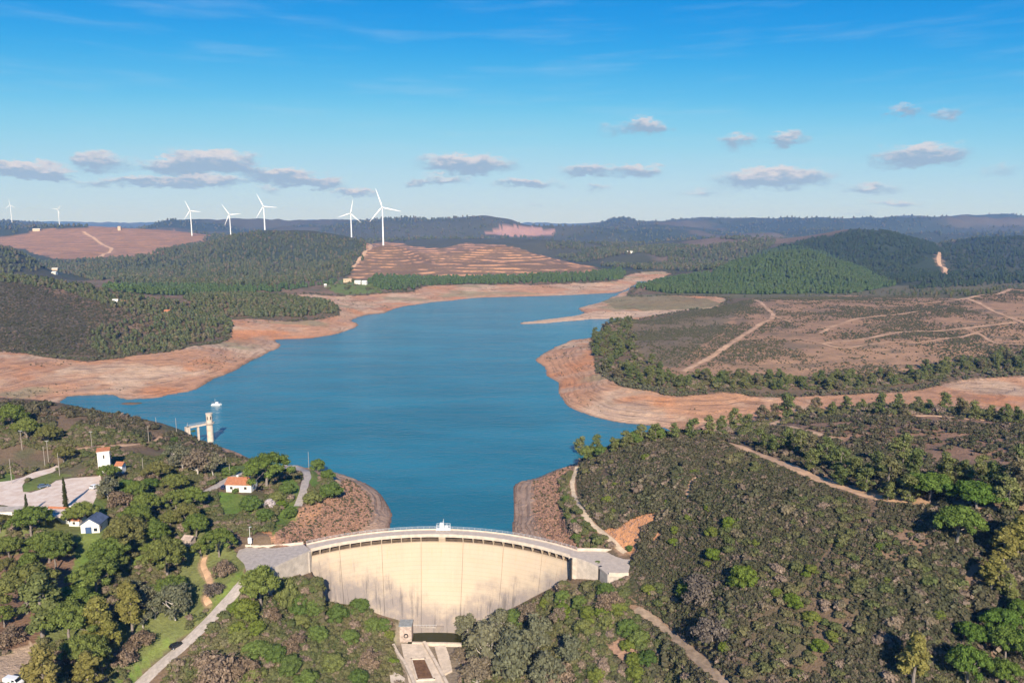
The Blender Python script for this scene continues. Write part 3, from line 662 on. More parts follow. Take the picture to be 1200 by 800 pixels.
# ------------------------------------------------------------------ simple materials
def pmat(name, col, rough=.8, spec=.3, noise=.25, nscale=1.5, col2=None, metal=0, bump=0.0):
    m = bpy.data.materials.new(name); m.use_nodes = True; nt = m.node_tree; b = nt.nodes['Principled BSDF']
    geo = N(nt, 'ShaderNodeNewGeometry'); f = NOISE(nt, geo.outputs['Position'], nscale, 6, .65)
    if col2 is None: col2 = tuple(x * (1 - noise) for x in col); 
    cc = MIX(nt, RAMP(nt, f, .3, .7), col2, tuple(min(1, x * (1 + noise * .5)) for x in col))
    nt.links.new(cc, b.inputs['Base Color']); b.inputs['Roughness'].default_value = rough; b.inputs['Specular IOR Level'].default_value = spec; b.inputs['Metallic'].default_value = metal
    if bump:
        bp = N(nt, 'ShaderNodeBump'); bp.inputs['Strength'].default_value = bump; bp.inputs['Distance'].default_value = .1
        nt.links.new(f, bp.inputs['Height']); nt.links.new(bp.outputs[0], b.inputs['Normal'])
    return m
MAT_ROAD = pmat('worn_pale_asphalt', (.44, .38, .33), .9, .2, .22, .8)
MAT_DIRT = pmat('packed_earth', (.60, .38, .23), .95, .1, .3, .25)
MAT_DIRT3 = pmat('worn_heath_track', (.50, .315, .20), .95, .1, .4, .06)
MAT_DIRT2 = pmat('pale_gravel_track', (.60, .47, .33), .95, .1, .25, .5)
MAT_LOT = pmat('pale_gravel', (.66, .56, .48), .95, .15, .16, .35, (.58, .44, .35))
def ribbon(name, key, mat, label, off=.06):
    ln, w = ROADS[key]; n = len(ln); t = np.gradient(ln, axis=0); t /= np.hypot(t[:, 0], t[:, 1])[:, None] + 1e-9
    nrm = np.stack([-t[:, 1], t[:, 0]], 1); m = 5
    wv = w * (1 + .5 * fbm(ln[:, 0], ln[:, 1], 9, 2, 81) * (0 if mat is MAT_ROAD else 1))
    vs = []
    for k in range(m):
        o = ln + nrm * ((k / (m - 1) - .5) * wv)[:, None]
        rr = np.hypot(o[:, 0], o[:, 1])
        zz = H(o[:, 0], o[:, 1]) + off + rr * .00035 - (.12 if k in (0, m - 1) else 0)
        vs.append(np.concatenate([o, zz[:, None]], 1))
    vs = np.stack(vs, 1); idx = np.arange(n * m).reshape(n, m)
    q = np.stack([idx[:-1, :-1], idx[:-1, 1:], idx[1:, 1:], idx[1:, :-1]], -1).reshape(-1, 4)
    return tag(link(name, np_mesh(name, vs.reshape(-1, 3), q, mat, True)), label, kind='structure')
ribbon('access_road', 'access', MAT_ROAD, 'pale paved road sloping down from the left end of the dam')
ribbon('dirt_track', 'shoulder', MAT_DIRT2, 'narrow pale track climbing from the right end of the dam along the shore', .12)
ribbon('dirt_track', 'ridge', MAT_DIRT, 'tan dirt road along the crest of the near right hill')
ribbon('dirt_track', 'plateau', MAT_DIRT, 'dirt track along the far edge of the right plateau')
ribbon('dirt_track', 'plateau_spur', MAT_DIRT, 'short dirt spur on the right plateau')
ribbon('villa_driveway', 'villa', MAT_ROAD, 'pale driveway left of the red roofed villa')
ribbon('loop_road', 'loop', MAT_ROAD, 'narrow paved loop road on the mound right of the villa')
ribbon('dirt_track', 'upper_left', MAT_DIRT, 'dirt track behind the white tower')
ribbon('footpath', 'footpath', MAT_DIRT, 'orange footpath down the wooded slope beside the dam road')
ribbon('dirt_track', 'lower_right', pmat('stony_earth', (.38, .28, .195), .95, .1, .35, .5), 'stony track at the lower right of the dam')
for k in ('pen_diag', 'pen_b', 'pen_c', 'pen_d', 'pen_e', 'pen_f', 'pen_g', 'pen_h', 'pen_i', 'pen_j', 'pen_k'): ribbon('dirt_track', k, MAT_DIRT3, 'tan dirt track across the heath plateau beyond the lake', .2)
ribbon('dirt_track', 'terr_diag', MAT_DIRT, 'straight orange track up the edge of the terraced hill', .6)
ribbon('dirt_track', 'pink_a', MAT_DIRT, 'zigzag track on the bare pink hill', .6)
ribbon('dirt_track', 'right_far', MAT_DIRT, 'short orange track on the far right hill', .6)
ribbon('footpath', 'heath_path', MAT_DIRT, 'short bare path in the scrub above the dam')
mb = MB(); mb.prism([tuple(q) for q in carpark], 18.6, 19.06); tag(mb.build('car_park', MAT_LOT), 'pale gravel car park in front of the white tower', kind='structure')

# ------------------------------------------------------------------ lake
def water_mat(name, deep, wave, bstr, rough=.12):
    m = bpy.data.materials.new(name); m.use_nodes = True; nt = m.node_tree; b = nt.nodes['Principled BSDF']
    geo = N(nt, 'ShaderNodeNewGeometry'); pos = geo.outputs['Position']
    sc = N(nt, 'ShaderNodeVectorMath', operation='MULTIPLY'); nt.links.new(pos, sc.inputs[0]); sc.inputs[1].default_value = (.55, 1.5, 1)
    n1 = NOISE(nt, sc.outputs[0], wave, 4, .6); n2 = NOISE(nt, sc.outputs[0], wave * .14, 4, .55); n3 = NOISE(nt, sc.outputs[0], .012, 6, .65)
    cc = MIX(nt, RAMP(nt, n3, .35, .68), tuple(x * .9 for x in deep), tuple(x * 1.22 for x in deep))
    nt.links.new(cc, b.inputs['Base Color']); b.inputs['Roughness'].default_value = rough; b.inputs['IOR'].default_value = 1.33
    bp = N(nt, 'ShaderNodeBump'); bp.inputs['Strength'].default_value = bstr; bp.inputs['Distance'].default_value = 1.0
    nt.links.new(M_(nt, 'ADD', M_(nt, 'MULTIPLY', n1, .45), n2), bp.inputs['Height']); nt.links.new(bp.outputs[0], b.inputs['Normal'])
    return m
MAT_WATER = water_mat('lake_water', (.020, .138, .190), .30, 1.0, .12)
arc = [dam_pt(A_L + (A_R - A_L) * k / 24, DR + 1.5) for k in range(25)]
lake_poly = [(-1500, arc[0][1]), (arc[0][0] - 6, arc[0][1])] + arc + [(arc[-1][0] + 6, arc[-1][1]), (1500, arc[-1][1]), (1500, 1750), (-1500, 1750)]
bm = bmesh.new(); bm.faces.new([bm.verts.new((x, y, 0)) for x, y in lake_poly[::-1]]); bmesh.ops.triangulate(bm, faces=bm.faces[:])
bmesh.ops.recalc_face_normals(bm, faces=bm.faces[:])
me = bpy.data.meshes.new('lake'); bm.to_mesh(me); bm.free(); me.materials.append(MAT_WATER)
if me.polygons[0].normal.z < 0: me.flip_normals()
tag(link('lake', me), 'blue-green water of the reservoir', kind='structure')
# ------------------------------------------------------------------ the dam
def dam_face_mat():
    m = bpy.data.materials.new('weathered_dam_concrete'); m.use_nodes = True; nt = m.node_tree; b = nt.nodes['Principled BSDF']
    geo = N(nt, 'ShaderNodeNewGeometry'); pos = geo.outputs['Position']; sx = N(nt, 'ShaderNodeSeparateXYZ'); nt.links.new(pos, sx.inputs[0])
    at = N(nt, 'ShaderNodeAttribute', attribute_name='uvw'); us = N(nt, 'ShaderNodeSeparateXYZ'); nt.links.new(at.outputs['Vector'], us.inputs[0])
    u, zz = us.outputs[0], us.outputs[1]
    base = MIX(nt, NOISE(nt, pos, .12, 5, .6), (.475, .378, .275), (.575, .465, .345))
    # pour lifts
    fr = M_(nt, 'FRACT', M_(nt, 'MULTIPLY', zz, 1 / 1.55)); ln = M_(nt, 'MULTIPLY', RAMP(nt, M_(nt, 'ABSOLUTE', M_(nt, 'SUBTRACT', fr, .5)), .45, .5), .5)
    lift = N(nt, 'ShaderNodeTexWhiteNoise'); lift.noise_dimensions = '2D'
    cv = N(nt, 'ShaderNodeCombineXYZ'); nt.links.new(M_(nt, 'FLOOR', M_(nt, 'MULTIPLY', zz, 1 / 1.55)), cv.inputs[0]); nt.links.new(M_(nt, 'FLOOR', M_(nt, 'MULTIPLY', u, 1 / 14.6)), cv.inputs[1]); nt.links.new(cv.outputs[0], lift.inputs['Vector'])
    c = MIX(nt, M_(nt, 'MULTIPLY', lift.outputs['Value'], .26), base, (.55, .40, .26))
    c = MIX(nt, ln, c, (.36, .26, .17))
    # vertical run-off streaks
    sv = N(nt, 'ShaderNodeCombineXYZ'); nt.links.new(M_(nt, 'MULTIPLY', u, .55), sv.inputs[0]); nt.links.new(M_(nt, 'MULTIPLY', zz, .05), sv.inputs[1])
    stn = NOISE(nt, sv.outputs[0], 1.0, 6, .7)
    bnd = M_(nt, 'ADD', M_(nt, 'MULTIPLY', M_(nt, 'ABSOLUTE', M_(nt, 'SUBTRACT', u, 52)), 22 / 52), -19)      # lichen belt near the foot and ends
    val = M_(nt, 'ADD', M_(nt, 'SUBTRACT', zz, bnd), M_(nt, 'MULTIPLY', M_(nt, 'SUBTRACT', NOISE(nt, pos, .09, 5, .65), .5), 22))
    grey = RAMP(nt, val, 6, -4)
    c = MIX(nt, M_(nt, 'MULTIPLY', grey, RAMP(nt, NOISE(nt, pos, .2, 5, .65), .1, .6)), c, (.26, .22, .20))
    c = MIX(nt, M_(nt, 'MULTIPLY', RAMP(nt, stn, .51, .63), M_(nt, 'MULTIPLY', M_(nt, 'ADD', grey, .06), .85)), c, (.15, .13, .12))
    c = MIX(nt, M_(nt, 'MULTIPLY', RAMP(nt, stn, .40, .30), .28), c, (.62, .51, .37))
    rust = M_(nt, 'MULTIPLY', RAMP(nt, NOISE(nt, sv.outputs[0], 2.3, 3, .6), .55, .75), RAMP(nt, zz, -12, 8)); c = MIX(nt, M_(nt, 'MULTIPLY', rust, .45), c, (.62, .36, .17))
    nt.links.new(c, b.inputs['Base Color']); b.inputs['Roughness'].default_value = .9; b.inputs['Specular IOR Level'].default_value = .2
    bp = N(nt, 'ShaderNodeBump'); bp.inputs['Strength'].default_value = .25; bp.inputs['Distance'].default_value = .15
    nt.links.new(M_(nt, 'SUBTRACT', NOISE(nt, pos, 2.5, 4, .6), ln), bp.inputs['Height']); nt.links.new(bp.outputs[0], b.inputs['Normal'])
    return m
MAT_DAM = dam_face_mat()
MAT_CONC = pmat('grey_concrete', (.46, .40, .34), .9, .2, .25, .4, bump=.2)
MAT_CONC2 = pmat('pale_concrete', (.62, .52, .42), .9, .2, .2, .5, bump=.2)
MAT_DECK = pmat('crest_paving', (.50, .42, .35), .9, .2, .14, .6)
MAT_STEEL = pmat('galvanised_steel', (.62, .64, .66), .5, .5, .1, 3, metal=.3)
MAT_WHITE = pmat('white_paint', (.80, .79, .77), .5, .4, .06, .8)
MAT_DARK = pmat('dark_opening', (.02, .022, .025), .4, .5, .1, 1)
ARC = abs(A_R - A_L)
MAT_JOINT = pmat('joint_filler', (.24, .185, .13), .95, .1, .4, .3)
dam = empty('dam', (DC[0], DC[1] + DR, -26)); dam_o = np.array(dam.location)
tag(dam, 'curved cream concrete arch dam holding back the lake', 'dam')
def dlink(name, me):
    o = link(name, me, dam); o.location = -Vector(dam_o); return o
def arc_strip(a0, a1, n, prof, mat, name, uv=True, smoothit=True):
    """sweep a closed (radius, z) profile along the arch"""
    m = len(prof); vs = []; uvw = []
    for i in range(n + 1):
        a = a0 + (a1 - a0) * i / n
        for (rr, z) in prof:
            x, y = dam_pt(a, rr); vs.append((x, y, z)); uvw.append((abs(a - A_L) * DR, z, 0))
    fs = []
    for i in range(n):
        for k in range(m): fs.append((i * m + k, i * m + (k + 1) % m, (i + 1) * m + (k + 1) % m, (i + 1) * m + k))
    me = bpy.data.meshes.new(name); me.from_pydata(vs, [], fs + [tuple(range(m)), tuple(range(n * m + m - 1, n * m - 1, -1))]); me.update()
    bm = bmesh.new(); bm.from_mesh(me); bmesh.ops.recalc_face_normals(bm, faces=bm.faces[:]); bm.to_mesh(me); bm.free()
    if uv:
        at = me.attributes.new('uvw', 'FLOAT_VECTOR', 'POINT'); at.data.foreach_set('vector', np.array(uvw, np.float32).ravel())
    me.materials.append(mat)
    return dlink(name, me)
# arch blocks between the contraction joints
px_j = [364.5, 400, 448, 493, 541, 587, 631, 666.5]
def ang_at(px):
    lo, hi = A_R, A_L
    best = min(np.linspace(A_R, A_L, 2000), key=lambda a: abs(600 + FPX * dam_pt(a, DR - 2)[0] / (dam_pt(a, DR - 2)[1] * CP_ + (CAM_H - 5) * SP) - px))
    return best
JA = [ang_at(p) for p in px_j]; JA[0] = A_L; JA[-1] = A_R
zprof = [8.2, 7.0, 3, -1, -5, -9, -13, -17, -21, -25, -32]
for i in range(len(JA) - 1):
    g = .06 / DR
    prof = [(DR + 4.8, 9.3), (DR + 3.0, 9.3), (DR + 3.0, 7.15), (DR + .95, 7.05), (DR + .9, 6.95)] + [(DR - face_off(z) - .25, z) for z in zprof[2:]] + [(DR + 4.8, -32), (DR + 4.8, 8)]
    arc_strip(JA[i] - g, JA[i + 1] + g, max(6, int(abs(JA[i] - JA[i + 1]) * DR / 2.0)), prof, MAT_DAM, 'arch_block')
arc_strip(A_L, A_R, 60, [(DR + 3.5, 6.9), (DR + 1.2, 6.8), (DR + .9 - 7.5, -30), (DR + 3.5, -30)], MAT_JOINT, 'joint_seal', False)
arc_strip(A_L, A_R, 60, [(DR + 5.2, 9.35), (DR + 5.2, 10.0), (DR + .0, 10.0), (DR + .0, 9.35)], MAT_DECK, 'crest_slab', False)
arc_strip(A_L, A_R, 60, [(DR + .30, 10.003), (DR + .30, 10.55), (DR - .08, 10.55), (DR - .08, 9.33)], MAT_CONC2, 'parapet', False)
arc_strip(A_L, A_R, 60, [(DR + 5.25, 9.33), (DR + 5.25, 10.5), (DR + 4.95, 10.5), (DR + 4.95, 10.003)], MAT_CONC2, 'parapet', False)
arc_strip(A_L, A_R, 60, [(DR + .96, 7.12), (DR + .62, 7.12), (DR + .62, 6.87), (DR + .96, 6.87)], MAT_DAM, 'ledge')
MAT_RECESS = pmat('recess_shade_concrete', (.18, .135, .10), .95, .1, .4, .5)  # shade under the crest slab, put into a darker colour on an added lining
arc_strip(A_L, A_R, 60, [(DR + 3.05, 9.36), (DR + 2.9, 9.34), (DR + 2.9, 7.25), (DR + 1.25, 7.2), (DR + 1.25, 7.0), (DR + 3.05, 7.0)], MAT_RECESS, 'recess_shade_lining', False)
# handrail on the lake side
hr = MB()
for zz_ in (11.0, 11.4): hr.tube([(*dam_pt(A_L + (A_R - A_L) * k / 60, DR + 5.1), zz_) for k in range(61)], [.045] * 61, 6)
for k in range(49): x, y = dam_pt(A_L + (A_R - A_L) * k / 48, DR + 5.1); hr.tube([(x, y, 10.45), (x, y, 11.4)], [.04, .04], 6)
o = hr.build('handrail', MAT_STEEL, dam); o.location = -Vector(dam_o)
# brackets under the overhanging crest
bkt = MB(); w = .32
bkt.add([(s * w / 2, yy, zz_) for s in (-1, 1) for yy, zz_ in ((2.95, -.02), (.12, -.02), (.12, -.5), (.85, -2.25))], [(0, 1, 2, 3), (7, 6, 5, 4), (0, 4, 5, 1), (1, 5, 6, 2), (2, 6, 7, 3), (3, 7, 4, 0)])
bme = bkt.mesh('bracket', MAT_DAM); at = bme.attributes.new('uvw', 'FLOAT_VECTOR', 'POINT'); at.data.foreach_set('vector', np.tile([50, 6, 0], 8).astype(np.float32))
def put_bracket(a, sc=1.0):
    x, y = dam_pt(a, DR); o = link('bracket', bme, dam); o.location = Vector((x, y, 9.345)) - Vector(dam_o); o.rotation_euler = (0, 0, a - math.pi / 2); o.scale = (sc, 1, 1)
for i in range(len(JA) - 1):
    if i == 3: continue
    nn = 4 if i not in (0,) else 3
    for k in range(nn + (1 if i in (2, 6) else 0)): put_bracket(JA[i] + (JA[i + 1] - JA[i]) * (k + (.12 if i == 0 and k == 0 else 0)) / nn)
put_bracket((JA[3] + JA[4]) / 2, 8)
# gauge frame on the crest
gx, gy = dam_pt((JA[3] + JA[4]) / 2, DR + 4.2)
gf = MB()
for dx in (-2.6, -1.3, 0, 1.3, 2.6):
    for dy in (-.1, 1.6): gf.tube([(gx + dx, gy + dy, 10), (gx + dx, gy + dy, 12.4 if dx else 14.2)], [.06, .05], 6)
for zz_ in (11.2, 12.3):
    for dy in (-.1, 1.6): gf.tube([(gx - 2.6, gy + dy, zz_), (gx + 2.6, gy + dy, zz_)], [.05, .05], 6)
gf.box((gx - .6, gy + .7, 11.6), (1.5, 1.1, 2.6)); gf.box((gx + 1.2, gy + .7, 11.0), (1.3, 1.0, 1.6)); gf.box((gx, gy + .75, 10.4), (5.6, 2.0, .25))
tag(gf.build('hoist_frame', MAT_WHITE), 'white metal hoist cabinet and railing on the middle of the dam crest', 'hoist')
# abutment walls
def wall_line(name, pts, top, bots, thick, mat):
    b = MB()
    for i in range(len(pts) - 1):
        p, q = np.array(pts[i]), np.array(pts[i + 1]); d = (q - p) / np.linalg.norm(q - p); nn_ = np.array([d[1], -d[0]])
        if nn_[1] > 0: nn_ = -nn_
        p2, q2 = p - nn_ * thick, q - nn_ * thick
        vs = [(*p, bots[i]), (*q, bots[i + 1]), (*q2, bots[i + 1]), (*p2, bots[i]), (*p, top), (*q, top), (*q2, top), (*p2, top)]
        b.add(vs, [(3, 2, 1, 0), (4, 5, 6, 7), (0, 1, 5, 4), (1, 2, 6, 5), (2, 3, 7, 6), (3, 0, 4, 7)])
    o = b.build(name, mat, dam); o.location = -Vector(dam_o); return o
eR = dam_pt(A_R, DR - .3); eL = dam_pt(A_L, DR - .3)
rw = [eR] + [P(a, b, CREST)[:2] for a, b in ((676, 653.2), (685, 656.5), (693, 659.6), (701, 663))]
rw = [(x, y - .25) for x, y in rw]
wall_line('abutment_wall', rw, CREST - .05, [-9] * 5, 3.0, MAT_CONC2)
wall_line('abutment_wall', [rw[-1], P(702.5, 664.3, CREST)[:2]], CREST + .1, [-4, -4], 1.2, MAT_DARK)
wall_line('abutment_wall', [P(703, 664.6, CREST)[:2], P(712, 673, CREST)[:2], P(736, 673, CREST)[:2]], CREST - .05, [0, 2, 6], 1.0, MAT_CONC)
lw = [P(a, b, CREST)[:2] for a, b in ((312, 668), (326, 661.5), (345, 652.8), (355, 648.5))] + [eL]
wall_line('abutment_wall', [(x, y - .1) for x, y in lw], CREST - .05, [0, -3, -8, -12, -14], 2.0, MAT_CONC)
wall_line('buttress', [(eL[0] - 2.2, eL[1] - 1.1), (eL[0] - .2, eL[1] - 1.2)], CREST - .3, [-16, -16], 2.0, MAT_CONC)
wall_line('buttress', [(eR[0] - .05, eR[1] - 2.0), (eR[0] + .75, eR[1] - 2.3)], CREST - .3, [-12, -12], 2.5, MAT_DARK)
for nm, poly, lab in (('dam_forecourt', lpad, 'grey paved forecourt at the left end of the dam'), ('dam_forecourt', rpad, 'pale concrete apron at the right end of the dam')):
    b = MB(); b.prism([tuple(q) for q in poly], CREST - .6, CREST + .004 * (1 if poly is lpad else 2)); tag(b.build(nm, MAT_ROAD if poly is lpad else MAT_DECK), lab, kind='structure')
# low walls edging the aprons
def low_wall(px, z, hgt, mat, lab):
    pts = [P(a, b, z)[:2] for a, b in px]; b = MB()
    for i in range(len(pts) - 1):
        p, q = np.array(pts[i]), np.array(pts[i + 1]); L = np.linalg.norm(q - p); m = (p + q) / 2
        b.box((m[0], m[1], z + hgt / 2 - .3), (L + .3, .35, hgt + .6), math.atan2(q[1] - p[1], q[0] - p[0]))
    tag(b.build('low_wall', mat), lab, 'wall')
low_wall([(677, 645), (700, 645), (728, 647)], CREST, 1.0, MAT_CONC2, 'low pale wall along the lake side of the right dam apron')
low_wall([(288, 640.5), (305, 641.3), (330, 640), (355, 637.2)], CREST, .9, MAT_CONC2, 'low pale wall along the lake side of the left dam forecourt')
low_wall([(714, 673), (726, 673.3), (736, 673)], CREST, .8, MAT_CONC2, 'low pale wall on the downstream edge of the right dam apron')
# ------------------------------------------------------------------ foliage
def leaf_mat(name, c1, c2, c3=None, trans=.25, rough=.7, spatial=0.0):
    m = bpy.data.materials.new(name); m.use_nodes = True; nt = m.node_tree; nt.nodes.clear()
    out = N(nt, 'ShaderNodeOutputMaterial'); oi = N(nt, 'ShaderNodeObjectInfo'); tn = N(nt, 'ShaderNodeAttribute', attribute_name='tone')
    rnd = oi.outputs['Random']
    if spatial:
        nz = NOISE(nt, oi.outputs['Location'], spatial, 3, .6); rnd = M_(nt, 'ADD', M_(nt, 'MULTIPLY', rnd, .55), M_(nt, 'MULTIPLY', RAMP(nt, nz, .3, .7), .45))
    cc = MIX(nt, rnd, c1, c2)
    if c3 is not None: cc = MIX(nt, RAMP(nt, M_(nt, 'FRACT', M_(nt, 'MULTIPLY', oi.outputs['Random'], 7.31)), .72, .9), cc, c3)
    v = M_(nt, 'ADD', .55, M_(nt, 'MULTIPLY', tn.outputs['Fac'], .9)); vc = N(nt, 'ShaderNodeCombineXYZ')
    for i in range(3): nt.links.new(v, vc.inputs[i])
    cc = MIX(nt, 1.0, cc, vc.outputs[0], 'MULTIPLY')
    df = N(nt, 'ShaderNodeBsdfDiffuse'); tr = N(nt, 'ShaderNodeBsdfTranslucent'); mx = N(nt, 'ShaderNodeMixShader'); mx.inputs[0].default_value = trans
    nt.links.new(cc, df.inputs[0]); nt.links.new(cc, tr.inputs[0]); nt.links.new(df.outputs[0], mx.inputs[1]); nt.links.new(tr.outputs[0], mx.inputs[2]); nt.links.new(mx.outputs[0], out.inputs[0])
    return m
def bark(name, col): return pmat(name, col, .9, .1, .35, 2.0)
BARK = bark('brown_bark', (.16, .11, .08)); BARK_W = bark('pale_bark', (.50, .45, .39)); BARK_G = bark('grey_bark', (.25, .21, .18))
LM = dict(
    pine=leaf_mat('pine_needles', (.138, .185, .043), (.190, .218, .058), (.180, .172, .060)),
    brightpine=leaf_mat('young_pine_needles', (0.110, 0.182, 0.036), (0.150, 0.208, 0.046)),
    olivepine=leaf_mat('yellowing_pine_needles', (0.215, 0.208, 0.055), (0.260, 0.221, 0.072), (0.168, 0.188, 0.065)),
    greytree=leaf_mat('grey_green_leaves', (0.159, 0.171, 0.100), (0.218, 0.201, 0.124), (0.224, 0.177, 0.124)),
    broad=leaf_mat('dark_broad_leaves', (0.095, 0.149, 0.040), (0.156, 0.210, 0.057), (0.204, 0.217, 0.075)),
    euc=leaf_mat('eucalyptus_leaves', (0.132, 0.165, 0.059), (0.198, 0.205, 0.076), (0.185, 0.159, 0.090)),
    lime=leaf_mat('bright_shrub_leaves', (0.147, 0.206, 0.035), (0.201, 0.224, 0.053)),
    dry=leaf_mat('dry_twigs', (0.236, 0.171, 0.112), (0.295, 0.218, 0.153), (0.177, 0.147, 0.118)),
    blossom=leaf_mat('pale_blossom', (0.708, 0.614, 0.590), (0.732, 0.649, 0.637)),
    scrub=leaf_mat('heath_scrub_leaves', (.080, .090, .046), (.128, .108, .068), (.195, .148, .110), .15, spatial=.022),
    greenscrub=leaf_mat('green_scrub_leaves', (0.112, 0.140, 0.050), (0.198, 0.171, 0.087), (0.284, 0.212, 0.159), .2, spatial=.035),
    heathfar=leaf_mat('low_heath_leaves', (0.097, 0.106, 0.057), (0.147, 0.132, 0.083), None, .1, spatial=.006),
    farpine=leaf_mat('plantation_needles', (0.078, 0.127, 0.046), (0.113, 0.156, 0.056), (0.102, 0.134, 0.064), .15, spatial=.004),
    darkpine=leaf_mat('dark_hill_needles', (0.053, 0.083, 0.040), (0.077, 0.103, 0.048), (0.069, 0.083, 0.048), .15, spatial=.004),
    farwood=leaf_mat('far_wood_leaves', (0.086, 0.112, 0.050), (0.146, 0.152, 0.072), (0.171, 0.146, 0.086), .15, spatial=.006),
    rock=pmat('red_rubble', (.34, .20, .14), .95, .1, .35, 1.2),
)
def foliage_mesh(name, lobes, per, size, mat, seed, core=.72, up=.25, flat=.5, jitter=.9, cores=True):
    """leaf clumps: small faces spread through and over each lobe (cx,cy,cz,rx,ry,rz)"""
    g = np.random.default_rng(seed); V = []; Q = []; T = []; base = 0
    for (cx, cy, cz, rx, ry, rz) in lobes:
        d = g.normal(size=(per, 3)); d[:, 2] += up; d /= np.linalg.norm(d, axis=1)[:, None]
        rr = g.uniform(.70, 1.08, per)[:, None]; p = np.array([cx, cy, cz]) + d * rr * np.array([rx, ry, rz])
        nrm = d + g.normal(size=(per, 3)) * jitter * .6; nrm[:, 2] += flat; nrm /= np.linalg.norm(nrm, axis=1)[:, None]
        t = np.cross(nrm, g.normal(size=(per, 3))); t /= np.linalg.norm(t, axis=1)[:, None] + 1e-9; b = np.cross(nrm, t)
        s = (size * g.uniform(.6, 1.35, per))[:, None]; s2 = s * g.uniform(.45, .9, per)[:, None]
        q = np.stack([p - t * s - b * s2 * .3, p + b * s2 * .9 - t * s * .1, p + t * s + b * s2 * .2, p - b * s2 + t * s * .15], 1)
        V.append(q.reshape(-1, 3)); Q.append(np.arange(per * 4).reshape(-1, 4) + base); base += per * 4
        T.append(np.repeat(np.clip(g.normal(.5, .22, per) + g.normal(0, .10), 0, 1), 4))
        if cores:
            nu, nv = 7, 4; cv_ = []
            for j in range(nv + 1):
                ph = math.pi * j / nv
                for i in range(nu):
                    th = 2 * math.pi * i / nu; k = core * (1 + .25 * g.uniform(-1, 1))
                    cv_.append((cx + rx * k * math.sin(ph) * math.cos(th), cy + ry * k * math.sin(ph) * math.sin(th), cz + rz * k * math.cos(ph)))
            V.append(np.array(cv_)); Q.append(np.array([(j * nu + i, j * nu + (i + 1) % nu, (j + 1) * nu + (i + 1) % nu, (j + 1) * nu + i) for j in range(nv) for i in range(nu)]) + base); base += len(cv_)
            T.append(np.full(len(cv_), .35))
    me = np_mesh(name, np.concatenate(V), np.concatenate(Q), mat); 
    a = me.attributes.new('tone', 'FLOAT', 'POINT'); t_ = np.concatenate(T).astype(np.float32)
    if len(t_) == len(me.vertices): a.data.foreach_set('value', t_)
    return me
def trunk_mesh(name, h0, r0, limbs, mat, seed, lean=.05):
    g = random.Random(seed); b = MB(); pts = []; x = y = 0
    for k in range(5):
        pts.append((x, y, h0 * k / 4 - (.6 if k == 0 else 0))); x += g.uniform(-1, 1) * lean * h0 * .4; y += g.uniform(-1, 1) * lean * h0 * .4
    b.tube(pts, [r0 * (1.25 - .16 * k) for k in range(5)], 7)
    for (tx, ty, tz) in limbs:
        s = Vector(pts[g.choice((2, 3, 4))]); e = Vector((tx, ty, tz)); m = (s + e) / 2 + Vector((g.uniform(-.4, .4), g.uniform(-.4, .4), g.uniform(-.5, .1)))
        b.tube([s, m, e], [r0 * .5, r0 * .34, r0 * .14], 5, False)
    return b.mesh(name, mat)
PROTO = {}
def proto(kind, crown, trunk, height, width): PROTO.setdefault(kind, []).append((crown, trunk, height, width))
for sd in range(6):                                  # umbrella pines
    g = random.Random(100 + sd); lobes = []; R = 4.3; n_ = (46, 38, 50, 42, 34, 44)[sd]; ex, ey = g.uniform(.8, 1.2), g.uniform(.8, 1.2); dome = g.uniform(2.7, 4.1)
    for k in range(n_):
        rr = R * math.sqrt((k + .5) / n_); th = k * 2.39996 + sd; hh_ = 3.6 + dome * math.sqrt(max(0, 1 - (rr / (R * 1.04)) ** 2)) + g.uniform(-.7, .5)
        if g.random() < .14: continue
        s = g.uniform(.95, 1.45); s *= 1.15 - .35 * rr / R; lobes.append((rr * math.cos(th) * ex * g.uniform(.85, 1.2), rr * math.sin(th) * ey * g.uniform(.85, 1.2), hh_, s, s, s * .8))
    for k, lm in enumerate(('pine', 'brightpine')):
        nm = ('umbrella', 'bright')[k]
        proto(nm, foliage_mesh('crown', lobes, 110, .21, LM[lm], 11 + sd, up=.35, flat=.15), trunk_mesh('trunk', 4.6, .27, [(l[0] * .85, l[1] * .85, l[2] - .5) for l in lobes[3::4]], BARK_G, sd, .08), 8.6, 9.6)
for sd in range(3):                                  # tall irregular pines going yellow
    g = random.Random(200 + sd); lobes = []
    for k in range(30):
        t = (k + .5) / 30; zz_ = 3.2 + 7.2 * t; rr = (1 - t) ** .6 * 2.9 * g.uniform(.25, 1); th = g.uniform(0, 6.28); s = g.uniform(.7, 1.25)
        lobes.append((rr * math.cos(th), rr * math.sin(th), zz_, s, s, s * .7))
    proto('tallpine', foliage_mesh('crown', lobes, 70, .26, LM['olivepine'], 31 + sd, up=.3), trunk_mesh('trunk', 9.0, .24, [(l[0], l[1], l[2]) for l in lobes[2:20:3]], BARK_G, 40 + sd), 11, 6.4)
